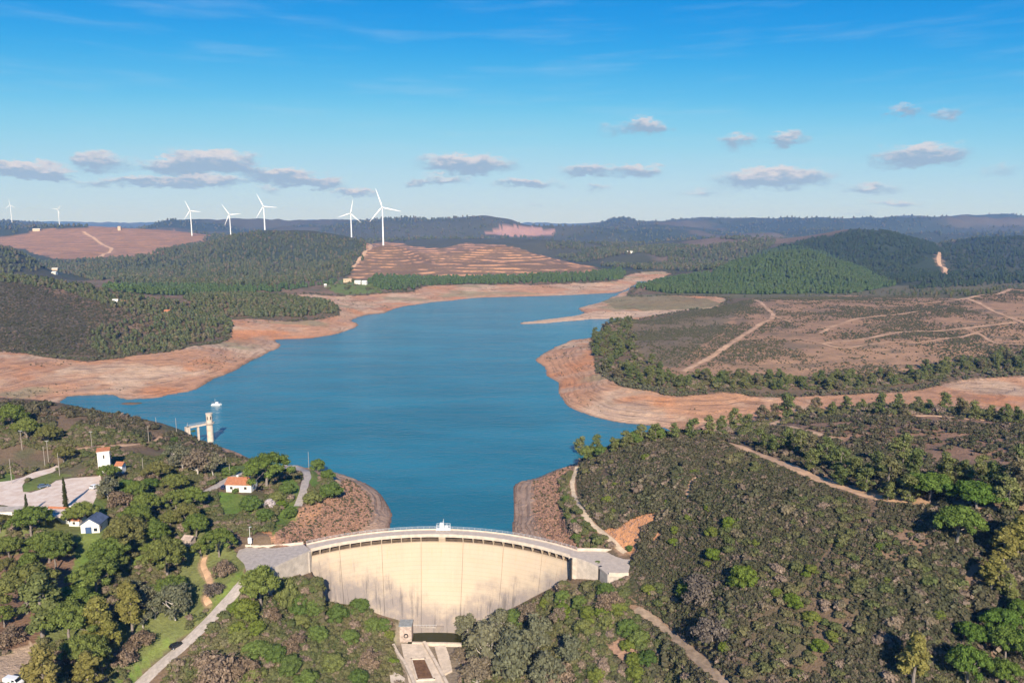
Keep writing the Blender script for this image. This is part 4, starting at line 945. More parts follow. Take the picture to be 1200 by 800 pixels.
for sd in range(3):                                  # grey-green loose trees
    g = random.Random(300 + sd); lobes = []
    for k in range(34):
        th = g.uniform(0, 6.28); ph = g.uniform(-.55, 1.4); rr = g.uniform(.5, 1); s = g.uniform(.7, 1.25)
        lobes.append((3.1 * rr * math.cos(th) * math.cos(ph), 3.1 * rr * math.sin(th) * math.cos(ph), 3.5 + 3.0 * rr * math.sin(ph), s, s, s * .8))
    proto('grey', foliage_mesh('crown', lobes, 52, .25, LM['greytree'], 51 + sd, core=.5), trunk_mesh('trunk', 3.0, .2, [(l[0], l[1], l[2]) for l in lobes[::2]], BARK_W, 60 + sd, .12), 7.8, 7.4)
    proto('dryb', foliage_mesh('crown', [(a, b, c_ * .7 - .6, p, q, r_ * .8) for a, b, c_, p, q, r_ in lobes], 60, .19, LM['dry'], 55 + sd, core=.45), trunk_mesh('trunk', 1.6, .14, [(l[0], l[1], l[2] * .7 - .6) for l in lobes[::2]], BARK_G, 66 + sd, .12), 4.2, 7.0)
for sd in range(3):                                  # round broadleaf trees and big bushes
    g = random.Random(400 + sd); lobes = []
    for k in range(30):
        th = k * 2.4 + sd; ph = g.uniform(-.15, 1.45); rr = g.uniform(.72, 1.0); s = g.uniform(.75, 1.2)
        lobes.append((2.6 * rr * math.cos(th) * math.cos(ph), 2.6 * rr * math.sin(th) * math.cos(ph), 1.7 + 2.5 * rr * math.sin(ph), s, s, s * .85))
    lobes.append((0, 0, 2.2, 2.0, 2.0, 1.6))
    T_ = trunk_mesh('trunk', 1.9, .2, [(l[0] * .8, l[1] * .8, l[2]) for l in lobes[:20:3]], BARK, 80 + sd)
    proto('round', foliage_mesh('crown', lobes, 95, .18, LM['broad'], 71 + sd, up=.35, flat=.15), T_, 5.0, 6.6)
    proto('lime', foliage_mesh('crown', lobes, 95, .18, LM['lime'], 75 + sd, up=.35, flat=.15), T_, 5.0, 6.6)
    if sd == 0: proto('blossom', foliage_mesh('crown', lobes, 60, .2, LM['blossom'], 75 + sd, up=.3, core=.4), T_, 5.0, 6.6)
for sd in range(4):                                  # eucalyptus
    g = random.Random(500 + sd); lobes = []
    for k in range(27):
        t = (k + .5) / 27; zz_ = 1.0 + 8.8 * t; rr = (.4 + .6 * math.sin(math.pi * (t * .8 + .15))) * 2.5 * g.uniform(.2, 1); th = g.uniform(0, 6.28); s = g.uniform(.8, 1.4)
        lobes.append((rr * math.cos(th), rr * math.sin(th), zz_, s, s, s * .85))
    proto('euc', foliage_mesh('crown', lobes, 56, .27, LM['euc'], 91 + sd, core=.55, flat=.1), trunk_mesh('trunk', 8.4, .17, [(l[0], l[1], l[2]) for l in lobes[1:18:3]], BARK_G, 95 + sd, .06), 10.6, 6.2)
lobes = [(.05 * math.sin(k), .05 * math.cos(k * 2), .5 + 6.6 * k / 13, .78 * (1 - (k / 15) ** 1.6) + .08, .78 * (1 - (k / 15) ** 1.6) + .08, .55) for k in range(14)]
proto('cypress', foliage_mesh('crown', lobes, 70, .16, leaf_mat('cypress_leaves', (.060, .065, .022), (.07, .08, .025)), 120, up=0, flat=-.1), trunk_mesh('trunk', 2.0, .12, [], BARK, 5), 7.8, 1.7)

TREES = []      # (object, phrase, category, group)
def plant(kind, x, y, width, label=None, phrase=None, cat='tree', group=None, name='tree', hs_=1.0, z=None, variant=None):
    pr = PROTO[kind]; cr, tk, hgt, wd = pr[random.randrange(len(pr)) if variant is None else variant]
    s = width / wd; e = empty(name, (x, y, (h(x, y) if z is None else z) - .05), random.uniform(0, 6.28)); e.scale = (s * random.uniform(.88, 1.12), s * random.uniform(.88, 1.12), s * hs_ * random.uniform(.88, 1.14))
    link('trunk', tk, e); link('crown', cr, e)
    if label: tag(e, label, cat, group)
    else: TREES.append((e, phrase, cat, group))
    return e
def at_crown(kind, px, py, wpx, hs_=1.0):
    """ground place of a tree whose crown is centred at a pixel"""
    cr, tk, hgt, wd = PROTO[kind][0]; fr = .78 if kind in ('umbrella', 'bright') else .55
    yy = py
    for _ in range(4):
        x, y, z = G(px, yy); dd = math.hypot(math.hypot(x, y), CAM_H - z); width = wpx * dd / FPX
        up = hgt * fr * hs_ * width / wd; yy = py + .9 * up * FPX / dd
    return x, y, width
def plant_px(kind, px, py, wpx, hs_=1.0, **kw):
    x, y, width = at_crown(kind, px, py, wpx, hs_); return plant(kind, x, y, width, hs_=hs_, **kw)
UMB = dict(phrase='umbrella pine', cat='pine tree', group='umbrella pines on the left bank', name='umbrella_pine')
for q in [(11, 640, 30), (37, 604, 42), (58, 634, 44), (66, 648, 36), (8, 664, 24), (35, 657, 28), (32, 686, 58), (82, 726, 52), (112, 672, 50), (88, 694, 42), (128, 641, 44), (150, 618, 52), (100, 762, 46), (96, 599, 32), (15, 487, 32), (32, 501, 28), (57, 505, 26), (75, 529, 24),
        (162, 572, 28), (172, 585, 36), (162, 602, 38), (207, 582, 34), (225, 580, 34), (220, 602, 32), (230, 613, 30), (257, 632, 36), (205, 563, 30), (185, 550, 32), (196, 650, 50), (203, 684, 36), (138, 655, 26), (236, 640, 24), (182, 622, 34), (183, 640, 26), (128, 553, 24), (200, 604, 26), (0, 610, 24), (5, 720, 26)]:
    plant_px('umbrella', q[0], q[1], q[2] * .88, **UMB)
plant_px('umbrella', 312, 547, 50, .8, label='large round-topped pine behind the red roofed villa', cat='pine tree', name='umbrella_pine')
for q in [(1137, 741, 30), (1172, 727, 38), (1132, 781, 46), (1178, 753, 40), (1194, 716, 30), (1176, 787, 36), (1205, 760, 40)]:
    plant_px('bright', q[0], q[1], q[2] * .82, 1.15, phrase='bright green young pine', cat='pine tree', group='bright pines in the lower right corner', name='stone_pine')
plant_px('bright', 1122, 612, 50, .85, label='lone broad green pine casting a dark shadow on the right hillside scrub', cat='pine tree', name='stone_pine')
for q in [(50, 716, 44), (117, 735, 36), (105, 790, 32), (52, 791, 42), (155, 720, 32), (130, 752, 28), (1162, 676, 28), (1192, 634, 32), (1175, 646, 30), (1070, 780, 38), (1180, 690, 24), (150, 700, 24), (120, 770, 26)]:
    plant_px('tallpine', *q, .8, phrase='tall yellowish green pine', cat='pine tree', group='tall yellowing pines', name='tall_pine')
for q in [(206, 706, 38), (232, 541, 34), (214, 536, 32), (250, 545, 26), (206, 529, 24), (172, 699, 26), (157, 690, 22), (572, 752, 60), (548, 733, 36), (600, 770, 56), (560, 785, 44), (630, 745, 44), (588, 728, 34), (640, 785, 48), (668, 760, 36), (620, 718, 28), (538, 768, 20), (182, 712, 24), (168, 725, 20), (127, 572, 26), (655, 722, 24)]:
    plant_px('grey', *q, phrase='loose grey-green tree with pale limbs', group='grey-green trees on the slopes by the dam', name='grey_tree')
for q in [(140, 586, 28), (250, 786, 50), (10, 747, 30), (285, 788, 36), (655, 790, 40), (715, 705, 30), (250, 690, 24), (262, 668, 26), (820, 690, 46), (835, 740, 44), (345, 755, 26), (320, 720, 24), (62, 770, 18), (78, 772, 20), (165, 750, 30), (148, 772, 26), (180, 560, 20), (430, 775, 28)]:
    plant_px('dryb', *q, phrase='dry brown leafless-looking bush', cat='bush', group='dry brown bushes', name='dry_bush')
for q in [(384, 556, 20), (366, 582, 24), (388, 575, 30), (294, 590, 28), (337, 572, 24), (325, 582, 20), (270, 551, 18), (205, 515, 12), (226, 507, 10), (372, 545, 20), (436, 733, 22), (420, 708, 24), (310, 604, 20), (340, 600, 18), (449, 732, 20), (608, 722, 30), (690, 530, 24), (705, 528, 20), (725, 519, 20), (745, 512, 24), (770, 508, 22), (672, 612, 12), (664, 584, 12), (661, 573, 10), (676, 628, 12), (738, 642, 10), (700, 660, 10), (276, 575, 8),
        (710, 692, 26), (735, 735, 28), (750, 748, 26), (680, 705, 24), (760, 770, 24), (685, 735, 26), (710, 728, 22), (660, 700, 22), (150, 570, 22), (176, 566, 20), (395, 720, 26), (368, 712, 24), (372, 742, 28), (340, 780, 30), (300, 760, 30), (390, 775, 30), (410, 745, 24), (352, 728, 24), (322, 765, 26), (282, 745, 24), (298, 790, 28), (360, 795, 28), (420, 795, 26)]:
    plant_px('round', *q, .85, phrase='round dark green bush', cat='bush', group='round dark green bushes around the dam', name='round_bush')
for q in [(288, 715, 34), (300, 735, 26), (278, 735, 22), (807, 606, 14), (835, 622, 18), (792, 620, 16), (790, 634, 14), (855, 613, 20), (836, 650, 22), (830, 660, 12), (872, 674, 36), (862, 680, 22), (951, 666, 16), (802, 690, 22), (910, 693, 16), (951, 722, 18), (929, 704, 22), (975, 745, 16), (886, 635, 14), (945, 672, 10), (660, 715, 30), (690, 718, 26), (760, 690, 16), (742, 772, 24), (895, 680, 12), (855, 618, 12), (1100, 720, 16), (1040, 680, 10), (745, 790, 26), (700, 790, 24), (640, 705, 18), (455, 745, 16), (460, 775, 14), (430, 730, 14), (795, 560, 12), (783, 588, 12), (757, 535, 14), (711, 585, 14), (722, 568, 12), (830, 595, 12), (814, 552, 10), (960, 756, 20), (848, 758, 16), (1030, 640, 10), (720, 598, 12), (275, 712, 16), (705, 715, 24), (725, 712, 22), (735, 755, 20), (330, 590, 14)]:
    plant_px('lime', *q, .8, phrase='bright lime green bush', cat='bush', group='bright green bushes on the slopes', name='green_bush')
_q = G(306, 716); plant('umbrella', _q[0], _q[1], 14.5, hs_=1.25, label='large dark pine at the corner where the access road leaves the dam forecourt', cat='pine tree', name='umbrella_pine')
_q = G(336, 716); plant('round', _q[0], _q[1], 9.5, hs_=1.75, label='tall leafy tree against the left wing wall of the dam', cat='tree', name='leafy_tree')
_q = G(350, 722); plant('round', _q[0], _q[1], 8.0, hs_=1.4, label='lower leafy tree beside the left end of the dam face', cat='tree', name='leafy_tree')
plant_px('blossom', 316, 590, 15, label='small tree covered in pale blossom below the red roofed villa', cat='tree', name='blossom_tree')
plant_px('cypress', 78, 584, 6.2, 1.25, label='taller dark cypress on the near edge of the gravel car park', cat='cypress', name='cypress')
plant_px('cypress', 32, 591, 4.2, 1.25, label='shorter thin cypress left on the edge of the gravel car park', cat='cypress', name='cypress')
# trees on the ridge behind the right dirt road
for q in [(1090, 566, 46), (1143, 576, 50), (1057, 530, 26), (1040, 556, 26), (1025, 545, 24), (1000, 546, 22), (985, 540, 22), (968, 530, 22), (952, 526, 22), (938, 520, 20), (920, 516, 20), (1070, 548, 26), (1110, 550, 24), (1165, 560, 28), (1192, 566, 30), (1180, 586, 26), (1065, 572, 26), (1015, 562, 22), (985, 556, 18), (950, 540, 18), (905, 520, 18), (890, 514, 18), (1130, 553, 22), (1150, 548, 20), (1195, 545, 22), (1040, 575, 18)]:
    plant_px('euc' if q[2] < 40 else 'bright', *q, .75, phrase='loose green roadside tree', group='trees along the right ridge road', name='ridge_tree')
for px, py, w_ in [(680, 524, 20), (700, 520, 18), (718, 522, 16), (733, 514, 20), (752, 508, 18), (768, 506, 20), (790, 506, 18), (812, 503, 20), (830, 500, 20), (845, 498, 16), (860, 492, 20), (875, 494, 18), (893, 484, 18), (905, 482, 16), (922, 478, 22), (935, 482, 14), (955, 476, 16), (975, 478, 14), (992, 472, 16), (1010, 476, 12), (1030, 474, 18), (1052, 470, 16), (1075, 474, 16), (1088, 476, 12), (1105, 474, 18), (1125, 478, 16), (1142, 482, 16), (1160, 484, 14), (1178, 486, 16), (1192, 488, 14), (1060, 480, 10)]:
    plant_px('euc', px, py, w_ * .9, .8, phrase='slender eucalyptus', cat='eucalyptus', group='eucalyptus along the rim above the right bay', name='eucalyptus')

# ---- the fringe of trees round the heath peninsula
def pts_in(poly, n_, seed, tries=40):
    g = np.random.default_rng(seed); lo, hi = poly.min(0), poly.max(0); out = []; got = 0
    for _ in range(tries):
        p = g.uniform(lo, hi, (max(200, n_ * 2), 2)); p = p[inside(p[:, 0], p[:, 1], poly)]; out.append(p); got += len(p)
        if got >= n_: break
    return np.concatenate(out)[:n_]
fr_a = Gpoly([(693, 400), (697, 390), (712, 384), (730, 376), (745, 376), (738, 392), (748, 412), (765, 428), (790, 440), (800, 452), (770, 455), (742, 450), (722, 444), (705, 430), (698, 418)])
fr_b = Gpoly([(790, 446), (850, 441), (900, 443), (960, 444), (1020, 441), (1070, 436), (1120, 424), (1200, 414), (1240, 412), (1240, 433), (1190, 436), (1130, 439), (1070, 449), (1000, 457), (900, 457), (850, 455), (795, 459)])
for poly, n_, sd in ((fr_a, 130, 1), (fr_b, 166, 2)):
    for (x, y) in pts_in(poly, n_, sd):
        plant('euc', x, y, random.uniform(4.5, 8.2), label=('dark green eucalyptus in the dense clump at the lakeward tip of the heath peninsula' if poly is fr_a else 'dark green eucalyptus in the tree belt between the heath plateau and the right bay'), cat='eucalyptus', group='tree fringe of the heath peninsula', name='eucalyptus', hs_=.68)

# ------------------------------------------------------------------ scattered ground cover (uncountable)
PC = bpy.data.collections.new('scatter_sources')
def src(name, me):
    o = bpy.data.objects.new(name, me); PC_ = bpy.data.collections.new('source_' + name); PC_.objects.link(o); return PC_
def shrub(name, mat, seed, n_l, per, size, hgt=.7, twig=False):
    g = random.Random(seed); lobes = []
    for k in range(n_l):
        th = k * 2.4; rr = .55 * math.sqrt(k / n_l); s = g.uniform(.35, .55); lobes.append((rr * math.cos(th), rr * math.sin(th), hgt * (.55 + .45 * (1 - rr)) * g.uniform(.7, 1.1) * .8, s, s, s * .8))
    return foliage_mesh(name, lobes, per, size, mat, seed, core=.7, up=.5)
def far_tree(name, mat, seed, hgt=2.0):
    lobes = [(0, 0, hgt * .30, .9, .9, hgt * .32), (.1, -.1, hgt * .60, .75, .75, hgt * .26), (-.1, .1, hgt * .84, .45, .45, hgt * .2)]
    return foliage_mesh(name, lobes, 16, .36, mat, seed, core=.85, up=.3)
def coll(name, meshes):
    cc_ = bpy.data.collections.new(name)
    for i, m in enumerate(meshes): cc_.objects.link(bpy.data.objects.new(name + '_source', m))
    return cc_
def scatter(name, xy, scale, source, label, zs=None, sink=.1):
    """one object: many small plants standing on the ground"""
    x, y = xy[:, 0], xy[:, 1]; z = H(x, y) - sink * scale
    me = bpy.data.meshes.new(name); me.vertices.add(len(x)); me.vertices.foreach_set('co', np.stack([x, y, z], 1).astype(np.float32).ravel())
    a = me.attributes.new('sc', 'FLOAT', 'POINT'); a.data.foreach_set('value', scale.astype(np.float32))
    a = me.attributes.new('rz', 'FLOAT', 'POINT'); a.data.foreach_set('value', RNG.uniform(0, 6.28, len(x)).astype(np.float32))
    o = link(name, me); tag(o, label, kind='stuff')
    ng = bpy.data.node_groups.new(name + '_nodes', 'GeometryNodeTree')
    ng.interface.new_socket('Geometry', in_out='INPUT', socket_type='NodeSocketGeometry'); ng.interface.new_socket('Geometry', in_out='OUTPUT', socket_type='NodeSocketGeometry')
    gi, go = ng.nodes.new('NodeGroupInput'), ng.nodes.new('NodeGroupOutput')
    ip = ng.nodes.new('GeometryNodeInstanceOnPoints'); ci = ng.nodes.new('GeometryNodeCollectionInfo'); ci.inputs['Collection'].default_value = source
    ci.inputs['Separate Children'].default_value = True; ci.inputs['Reset Children'].default_value = True
    ip.inputs['Pick Instance'].default_value = True
    s_ = ng.nodes.new('GeometryNodeInputNamedAttribute'); s_.data_type = 'FLOAT'; s_.inputs['Name'].default_value = 'sc'
    r_ = ng.nodes.new('GeometryNodeInputNamedAttribute'); r_.data_type = 'FLOAT'; r_.inputs['Name'].default_value = 'rz'
    cx = ng.nodes.new('ShaderNodeCombineXYZ'); ng.links.new(r_.outputs[0], cx.inputs[2])
    ng.links.new(gi.outputs[0], ip.inputs['Points']); ng.links.new(ci.outputs[0], ip.inputs['Instance']); ng.links.new(cx.outputs[0], ip.inputs['Rotation']); ng.links.new(s_.outputs[0], ip.inputs['Scale'])
    ng.links.new(ip.outputs[0], go.inputs[0])
    md = o.modifiers.new('scatter', 'NODES'); md.node_group = ng
    return o
def keep_off(xy, margin=1.0, roads=True, extra=()):
    """drop points on roads, pads, water, buildings"""
    x, y = xy[:, 0], xy[:, 1]; ok = np.ones(len(x), bool)
    for ln, w in ROADS.values():
        bb = (x > ln[:, 0].min() - 8) & (x < ln[:, 0].max() + 8) & (y > ln[:, 1].min() - 8) & (y < ln[:, 1].max() + 8)
        if bb.any():
            d = seg_dist(x[bb], y[bb], ln, False); t = ok[bb]; t &= d > w / 2 + margin; ok[bb] = t
    for poly in (carpark, lpad, rpad): ok &= ~inside(x, y, poly) & (seg_dist(x, y, poly) > margin)
    for k in extra: ok &= ~inside(x, y, ZONES[k])
    for (bx, by, rr) in KEEP: ok &= (x - bx) ** 2 + (y - by) ** 2 > rr * rr
    ok &= ~inside(x, y, shore)
    a = np.arctan2(y - DC[1], x - DC[0]); r_ = np.hypot(x - DC[0], y - DC[1])
    zg = H(x, y); fo = -0.9 + 8.5 * (np.clip(8 - zg, 0, 60) / 32.0) ** 1.35
    ok &= ~((a > A_R - .03) & (a < A_L + .03) & (r_ > DR - fo - 1.6) & (r_ < DR + 7))
    return xy[ok]
vf = np.array([P(a, b, -25.5)[:2] for a, b in ((462, 733), (545, 733), (540, 758), (527, 790), (528, 830), (478, 830), (470, 790), (458, 760))])
KEEP = [(VILLA[0], VILLA[1] + 2, 8), (HOUSE[0], HOUSE[1] + 2, 10), (HOUSE[0] - 13, HOUSE[1] + 6, 7)]
def region(px): return Gpoly(px)
rightpoly = Gpoly([(738, 676), (742, 655), (750, 640), (690, 610), (678, 590), (676, 560), (680, 540), (700, 532), (760, 510), (840, 508), (900, 540), (1010, 584), (1100, 594), (1215, 606), (1290, 640), (1290, 830), (560, 830), (545, 760), (560, 745), (640, 700), (670, 690), (712, 682)])
xy = pts_in(rightpoly, 110000, 5); xy = keep_off(xy, .6, extra=('scar', 'scar_b', 'soil_bottom'))
dn = fbm(xy[:, 0], xy[:, 1], 18, 3, 91); k = dn + .5 * fbm(xy[:, 0], xy[:, 1], 70, 3, 97) > RNG.uniform(-.75, -.2, len(dn)); xy = xy[k]; dn = dn[k]
xy = xy[~inside(xy[:, 0], xy[:, 1], vf)]
scrubs = coll('heath_scrub', [shrub('shrub%d' % i, LM['scrub'], 700 + i, 5, 15, .21, .8) for i in range(4)])
greens = coll('green_scrub', [shrub('shrub%d' % i, LM['greenscrub'], 720 + i, 8, 34, .13, .9) for i in range(4)])
g_ = np.random.default_rng(3)
xy = xy[np.abs(fbm(xy[:, 0], xy[:, 1], 75, 3, 101)) > .022]   # bare animal tracks
big = np.clip(1.05 + 1.1 * fbm(xy[:, 0], xy[:, 1], 28, 3, 102), .55, 1.9)
scatter('heath_scrub', xy, (g_.gamma(3, .17, len(xy)) + .22) * big, scrubs, 'dense dark heath scrub on the right hillside')
# valley sides below the dam and the wooded left bank: greener understorey
lowpoly = Gpoly([(300, 676), (345, 660), (362, 690), (430, 716), (470, 740), (470, 830), (160, 830), (200, 790), (290, 690)])
xy = pts_in(lowpoly, 7500, 6); xy = keep_off(xy, 1.0); xy = xy[~inside(xy[:, 0], xy[:, 1], vf)]
scatter('green_scrub', xy, g_.gamma(4, .22, len(xy)) + .4, greens, 'mixed green and brown bushes on the valley side below the left end of the dam')
lowr = Gpoly([(545, 745), (600, 716), (668, 688), (735, 676), (742, 720), (800, 770), (830, 830), (540, 830)])
xy = pts_in(lowr, 5200, 7); xy = keep_off(xy, 1.0, extra=('soil_bottom',)); xy = xy[~inside(xy[:, 0], xy[:, 1], vf)]
scatter('green_scrub', xy, g_.gamma(4, .22, len(xy)) + .4, greens, 'mixed bushes on the valley side below the right end of the dam')
leftpoly = Gpoly([(-40, 470), (60, 474), (150, 490), (215, 506), (245, 522), (300, 545), (330, 552), (385, 562), (395, 580), (360, 594), (340, 610), (315, 632), (285, 636), (275, 655), (285, 675), (250, 715), (150, 800), (100, 830), (-40, 830)])
xy = pts_in(leftpoly, 22000, 8); xy = keep_off(xy, .9, extra=('soil_pines', 'pale_dirt'))
gz = np.zeros(len(xy), bool)
for k in ZONES:
    if k[0] == 'g' and k[1:].isdigit(): gz |= inside(xy[:, 0], xy[:, 1], ZONES[k])
dn = fbm(xy[:, 0], xy[:, 1], 14, 3, 92); rr = np.hypot(xy[:, 0], xy[:, 1])
xy = xy[(~gz | (dn > .35)) & (dn > -.3 + .27 * (rr < 330))]
m_ = (xy[:, 1] > 352) & (xy[:, 0] < -60)
scatter('heath_scrub', xy[m_], g_.gamma(5, .24, m_.sum()) + .4, scrubs, 'low brown and green scrub on the hill behind the white tower')
scatter('green_scrub', xy[~m_], g_.gamma(5, .18, (~m_).sum()) + .3, greens, 'green undergrowth among the pines on the left bank')
for key, n_, lab in (('left_mound', 900, 'small tufts on the stony mound left of the dam'), ('right_mound', 500, 'small tufts on the stony bank right of the dam')):
    xy = keep_off(pts_in(ZONES[key], n_, 9), .5); d_ = seg_dist(xy[:, 0], xy[:, 1], shore); xy = xy[d_ > 8]
    scatter('grass_tufts', xy, g_.uniform(.35, .8, len(xy)), scrubs, lab)
rk = MB()
for k in range(1): rk.add([(-.5, -.4, 0), (.5, -.5, 0), (.6, .4, 0), (-.4, .5, 0), (-.3, -.2, .5), (.3, -.3, .6), (.35, .25, .45), (-.25, .3, .55)], [(4, 5, 6, 7), (0, 1, 5, 4), (1, 2, 6, 5), (2, 3, 7, 6), (3, 0, 4, 7)])
rocks = coll('rubble', [rk.mesh('stone', LM['rock'])])
for key, n_, lab in (('left_mound', 9000, 'loose red stones on the mound left of the dam'), ('right_mound', 7000, 'loose red stones on the bank right of the dam'), ('scar', 300, 'loose stones in the orange landslip scar')):
    xy = keep_off(pts_in(ZONES[key], n_, 10), .5); d_ = seg_dist(xy[:, 0], xy[:, 1], shore); xy = xy[d_ > 9 + RNG.normal(0, 1, len(xy))] if key != 'scar' else xy
    scatter('rubble', xy, g_.gamma(3, .10, len(xy)) + .12, rocks, lab, sink=.15)
xy = pts_in(Gpoly([(905, 500), (940, 492), (1000, 484), (1100, 484), (1200, 494), (1290, 500), (1290, 600), (1200, 596), (1100, 588), (1010, 574), (900, 534), (860, 514)]), 7000, 11)
xy = keep_off(xy, .5); inp = inside(xy[:, 0], xy[:, 1], ZONES['plateau']); dn = fbm(xy[:, 0], xy[:, 1], 20, 3, 93); xy = xy[(~inp) | (dn > RNG.uniform(-.35, .25, len(dn)))]
scatter('heath_scrub', xy, g_.gamma(5, .2, len(xy)) + .3, scrubs, 'scrub on the plateau behind the right ridge road')
# heath peninsula, burnt hill, woods
heaths = coll('low_heath', [shrub('shrub%d' % i, LM['heathfar'], 740 + i, 3, 9, .3, .8) for i in range(3)])
xy = pts_in(ZONES['heath'], 95000, 12); dn = fbm(xy[:, 0], xy[:, 1], 70, 4, 94) + .35 * fbm(xy[:, 0], xy[:, 1], 9, 2, 95); xy = keep_off(xy[dn > RNG.uniform(-.35, .45, len(dn))], 1.5)
scatter('low_heath', xy, g_.gamma(4, .14, len(xy)) + .35, heaths, 'low heath bushes across the plateau beyond the lake')
burn = Gpoly([(-60, 322), (0, 324), (50, 331), (100, 340), (150, 352), (200, 365), (250, 385), (258, 394), (225, 402), (200, 410), (130, 418), (60, 415), (-60, 410)])
xy = pts_in(burn, 16000, 13); dn = fbm(xy[:, 0], xy[:, 1], 50, 3, 96); xy = xy[dn > -.7]
scatter('low_heath', xy, g_.gamma(3, .25, len(xy)) + .4, scrubs, 'dark heath on the hill left of the lake')

for poly, n_, sd in ((fr_a, 700, 14), (fr_b, 1500, 15)):
    xy = pts_in(poly, n_, sd); scatter('green_scrub', xy, g_.gamma(4, .35, len(xy)) + .5, greens, 'bushes under the tree fringe of the peninsula')
edge = np.concatenate([hw[i:i + 1] for i in range(len(hw))]); kk = RNG.integers(0, len(hw), 9000); t_ = RNG.uniform(0, 1, (9000, 1))
xy = hw[kk] * (1 - t_) + hw[(kk + 1) % len(hw)] * t_; xy = xy + RNG.normal(0, 1, xy.shape) * (np.hypot(xy[:, 0], xy[:, 1]) * .008)[:, None]
xy = xy[(~inside(xy[:, 0], xy[:, 1], hw)) & (xy[:, 1] > 420)]; xy = keep_off(xy, 1)
scatter('low_heath', xy, g_.gamma(4, .3, len(xy)) + .5, heaths, 'bushes along the old high-water line of the lake')

rs = Gpoly([(656, 560), (668, 552), (672, 575), (684, 602), (702, 622), (728, 646), (700, 644), (676, 640), (666, 618), (657, 592)])
xy = keep_off(pts_in(rs, 420, 16), .5); scatter('green_scrub', xy, g_.gamma(4, .2, len(xy)) + .4, greens, 'bushes between the right shore track and the stony bank')
# bigger dark bushes breaking up the right hillside
xy = keep_off(pts_in(rightpoly, 1500, 17), 1.2, extra=('scar', 'scar_b', 'soil_bottom')); dn = fbm(xy[:, 0], xy[:, 1], 30, 3, 98); xy = xy[(dn > 0) & ~inside(xy[:, 0], xy[:, 1], vf)]
scatter('green_scrub', xy, g_.gamma(5, .2, len(xy)) + .7, greens, 'taller bushes dotted through the right hillside scrub')
# dead stumps and tufts on the bare shore
xy = pts_in(hw, 26000, 18); xy = xy[~inside(xy[:, 0], xy[:, 1], shore)]; dn = fbm(xy[:, 0], xy[:, 1], 45, 4, 99); xy = keep_off(xy[(dn > .28) & (seg_dist(xy[:, 0], xy[:, 1], shore) > 9) & (np.hypot(xy[:, 0], xy[:, 1]) > 430)], 2)
scatter('shore_tufts', xy, g_.gamma(3, .12, len(xy)) + .25, heaths, 'dark tufts and stumps on the bare lake shore')

xy = keep_off(pts_in(Gpoly([(845, 508), (900, 492), (1000, 477), (1060, 474), (1120, 479), (1200, 489), (1200, 496), (1100, 487), (1000, 486), (920, 497), (870, 512)]), 700, 19), 1.0)
scatter('green_scrub', xy, g_.gamma(3, .45, len(xy)) + .5, greens, 'bushes along the rim above the right bay')
xy = pts_in(ZONES['green_knoll'], 90, 20); scatter('green_scrub', xy, g_.gamma(4, .5, len(xy)) + .8, greens, 'bushes on the green knoll across the lake')
woods = coll('far_wood', [far_tree('tree%d' % i, LM['farwood'], 760 + i, 2.2) for i in range(4)])
darks = coll('dark_pines', [far_tree('tree%d' % i, LM['darkpine'], 780 + i, 2.4) for i in range(4)])
pines = coll('far_pines', [far_tree('tree%d' % i, LM['farpine'], 770 + i, 2.6) for i in range(4)])
def wood(px, n_, smin, smax, srcc, lab, seed, thr=-9, wl=60, name='far_wood', zmax=None):
    poly = Gpoly(px, 4); xy = pts_in(poly, n_, seed); dn = fbm(xy[:, 0], xy[:, 1], wl, 3, seed); xy = xy[dn > thr]
    ok = ~inside(xy[:, 0], xy[:, 1], hw) ; xy = xy[ok]; xy = keep_off(xy, 2.0)
    return scatter(name, xy, g_.uniform(smin, smax, len(xy)), srcc, lab)
wood([(-60, 318), (0, 322), (60, 329), (110, 338), (170, 350), (230, 358), (262, 370), (274, 386), (258, 396), (228, 402), (205, 402), (190, 385), (150, 368), (110, 352), (60, 338), (0, 330), (-60, 326)], 1000, 1.6, 3.4, woods, 'wood along the spine of the hill left of the lake', 21)
wood([(110, 385), (160, 375), (200, 388), (225, 402), (200, 411), (150, 416), (120, 417), (100, 400)], 240, 1.4, 3.0, woods, 'scattered trees above the bare left shore', 22)
wood([(215, 350), (260, 346), (330, 348), (385, 356), (396, 364), (390, 367), (350, 373), (284, 371), (255, 369), (235, 362)], 1500, 2.2, 3.8, woods, 'wood on the low point left of the lake', 23)
wood([(120, 336), (200, 336), (300, 338), (390, 334), (395, 330), (330, 342), (250, 345), (180, 346), (130, 342)], 900, 2.5, 4.2, pines, 'pine belt at the foot of the turbine hill', 24)
wood([(430, 332), (440, 325), (500, 327), (600, 325), (690, 322), (727, 317), (733, 322), (724, 328), (667, 331), (600, 333), (540, 333), (497, 335), (485, 339), (452, 342)], 1500, 2.6, 4.6, pines, 'belt of dark pines along the far shore', 25)
wood([(785, 344), (745, 338), (760, 332), (790, 326), (835, 319), (870, 303), (900, 294), (930, 288.5), (965, 296), (1000, 311), (1050, 334), (1000, 344), (900, 345)], 6500, 2.2, 3.8, pines, 'pine plantation covering the rounded hill beyond the lake', 26, -.62)
wood([(905, 292), (950, 280), (1010, 269.5), (1070, 277), (1100, 290), (1125, 322), (1050, 334), (1000, 311), (965, 296), (930, 288)], 5200, 2.5, 4.5, darks, 'pine wood on the taller hill behind', 27, -.35, 120)
wood([(1095, 292), (1150, 276.5), (1200, 275.5), (1300, 279), (1300, 330), (1200, 332), (1130, 336), (1060, 340), (1110, 318)], 6500, 2.4, 4.4, darks, 'wood on the hill at the far right', 28, -.55, 120)
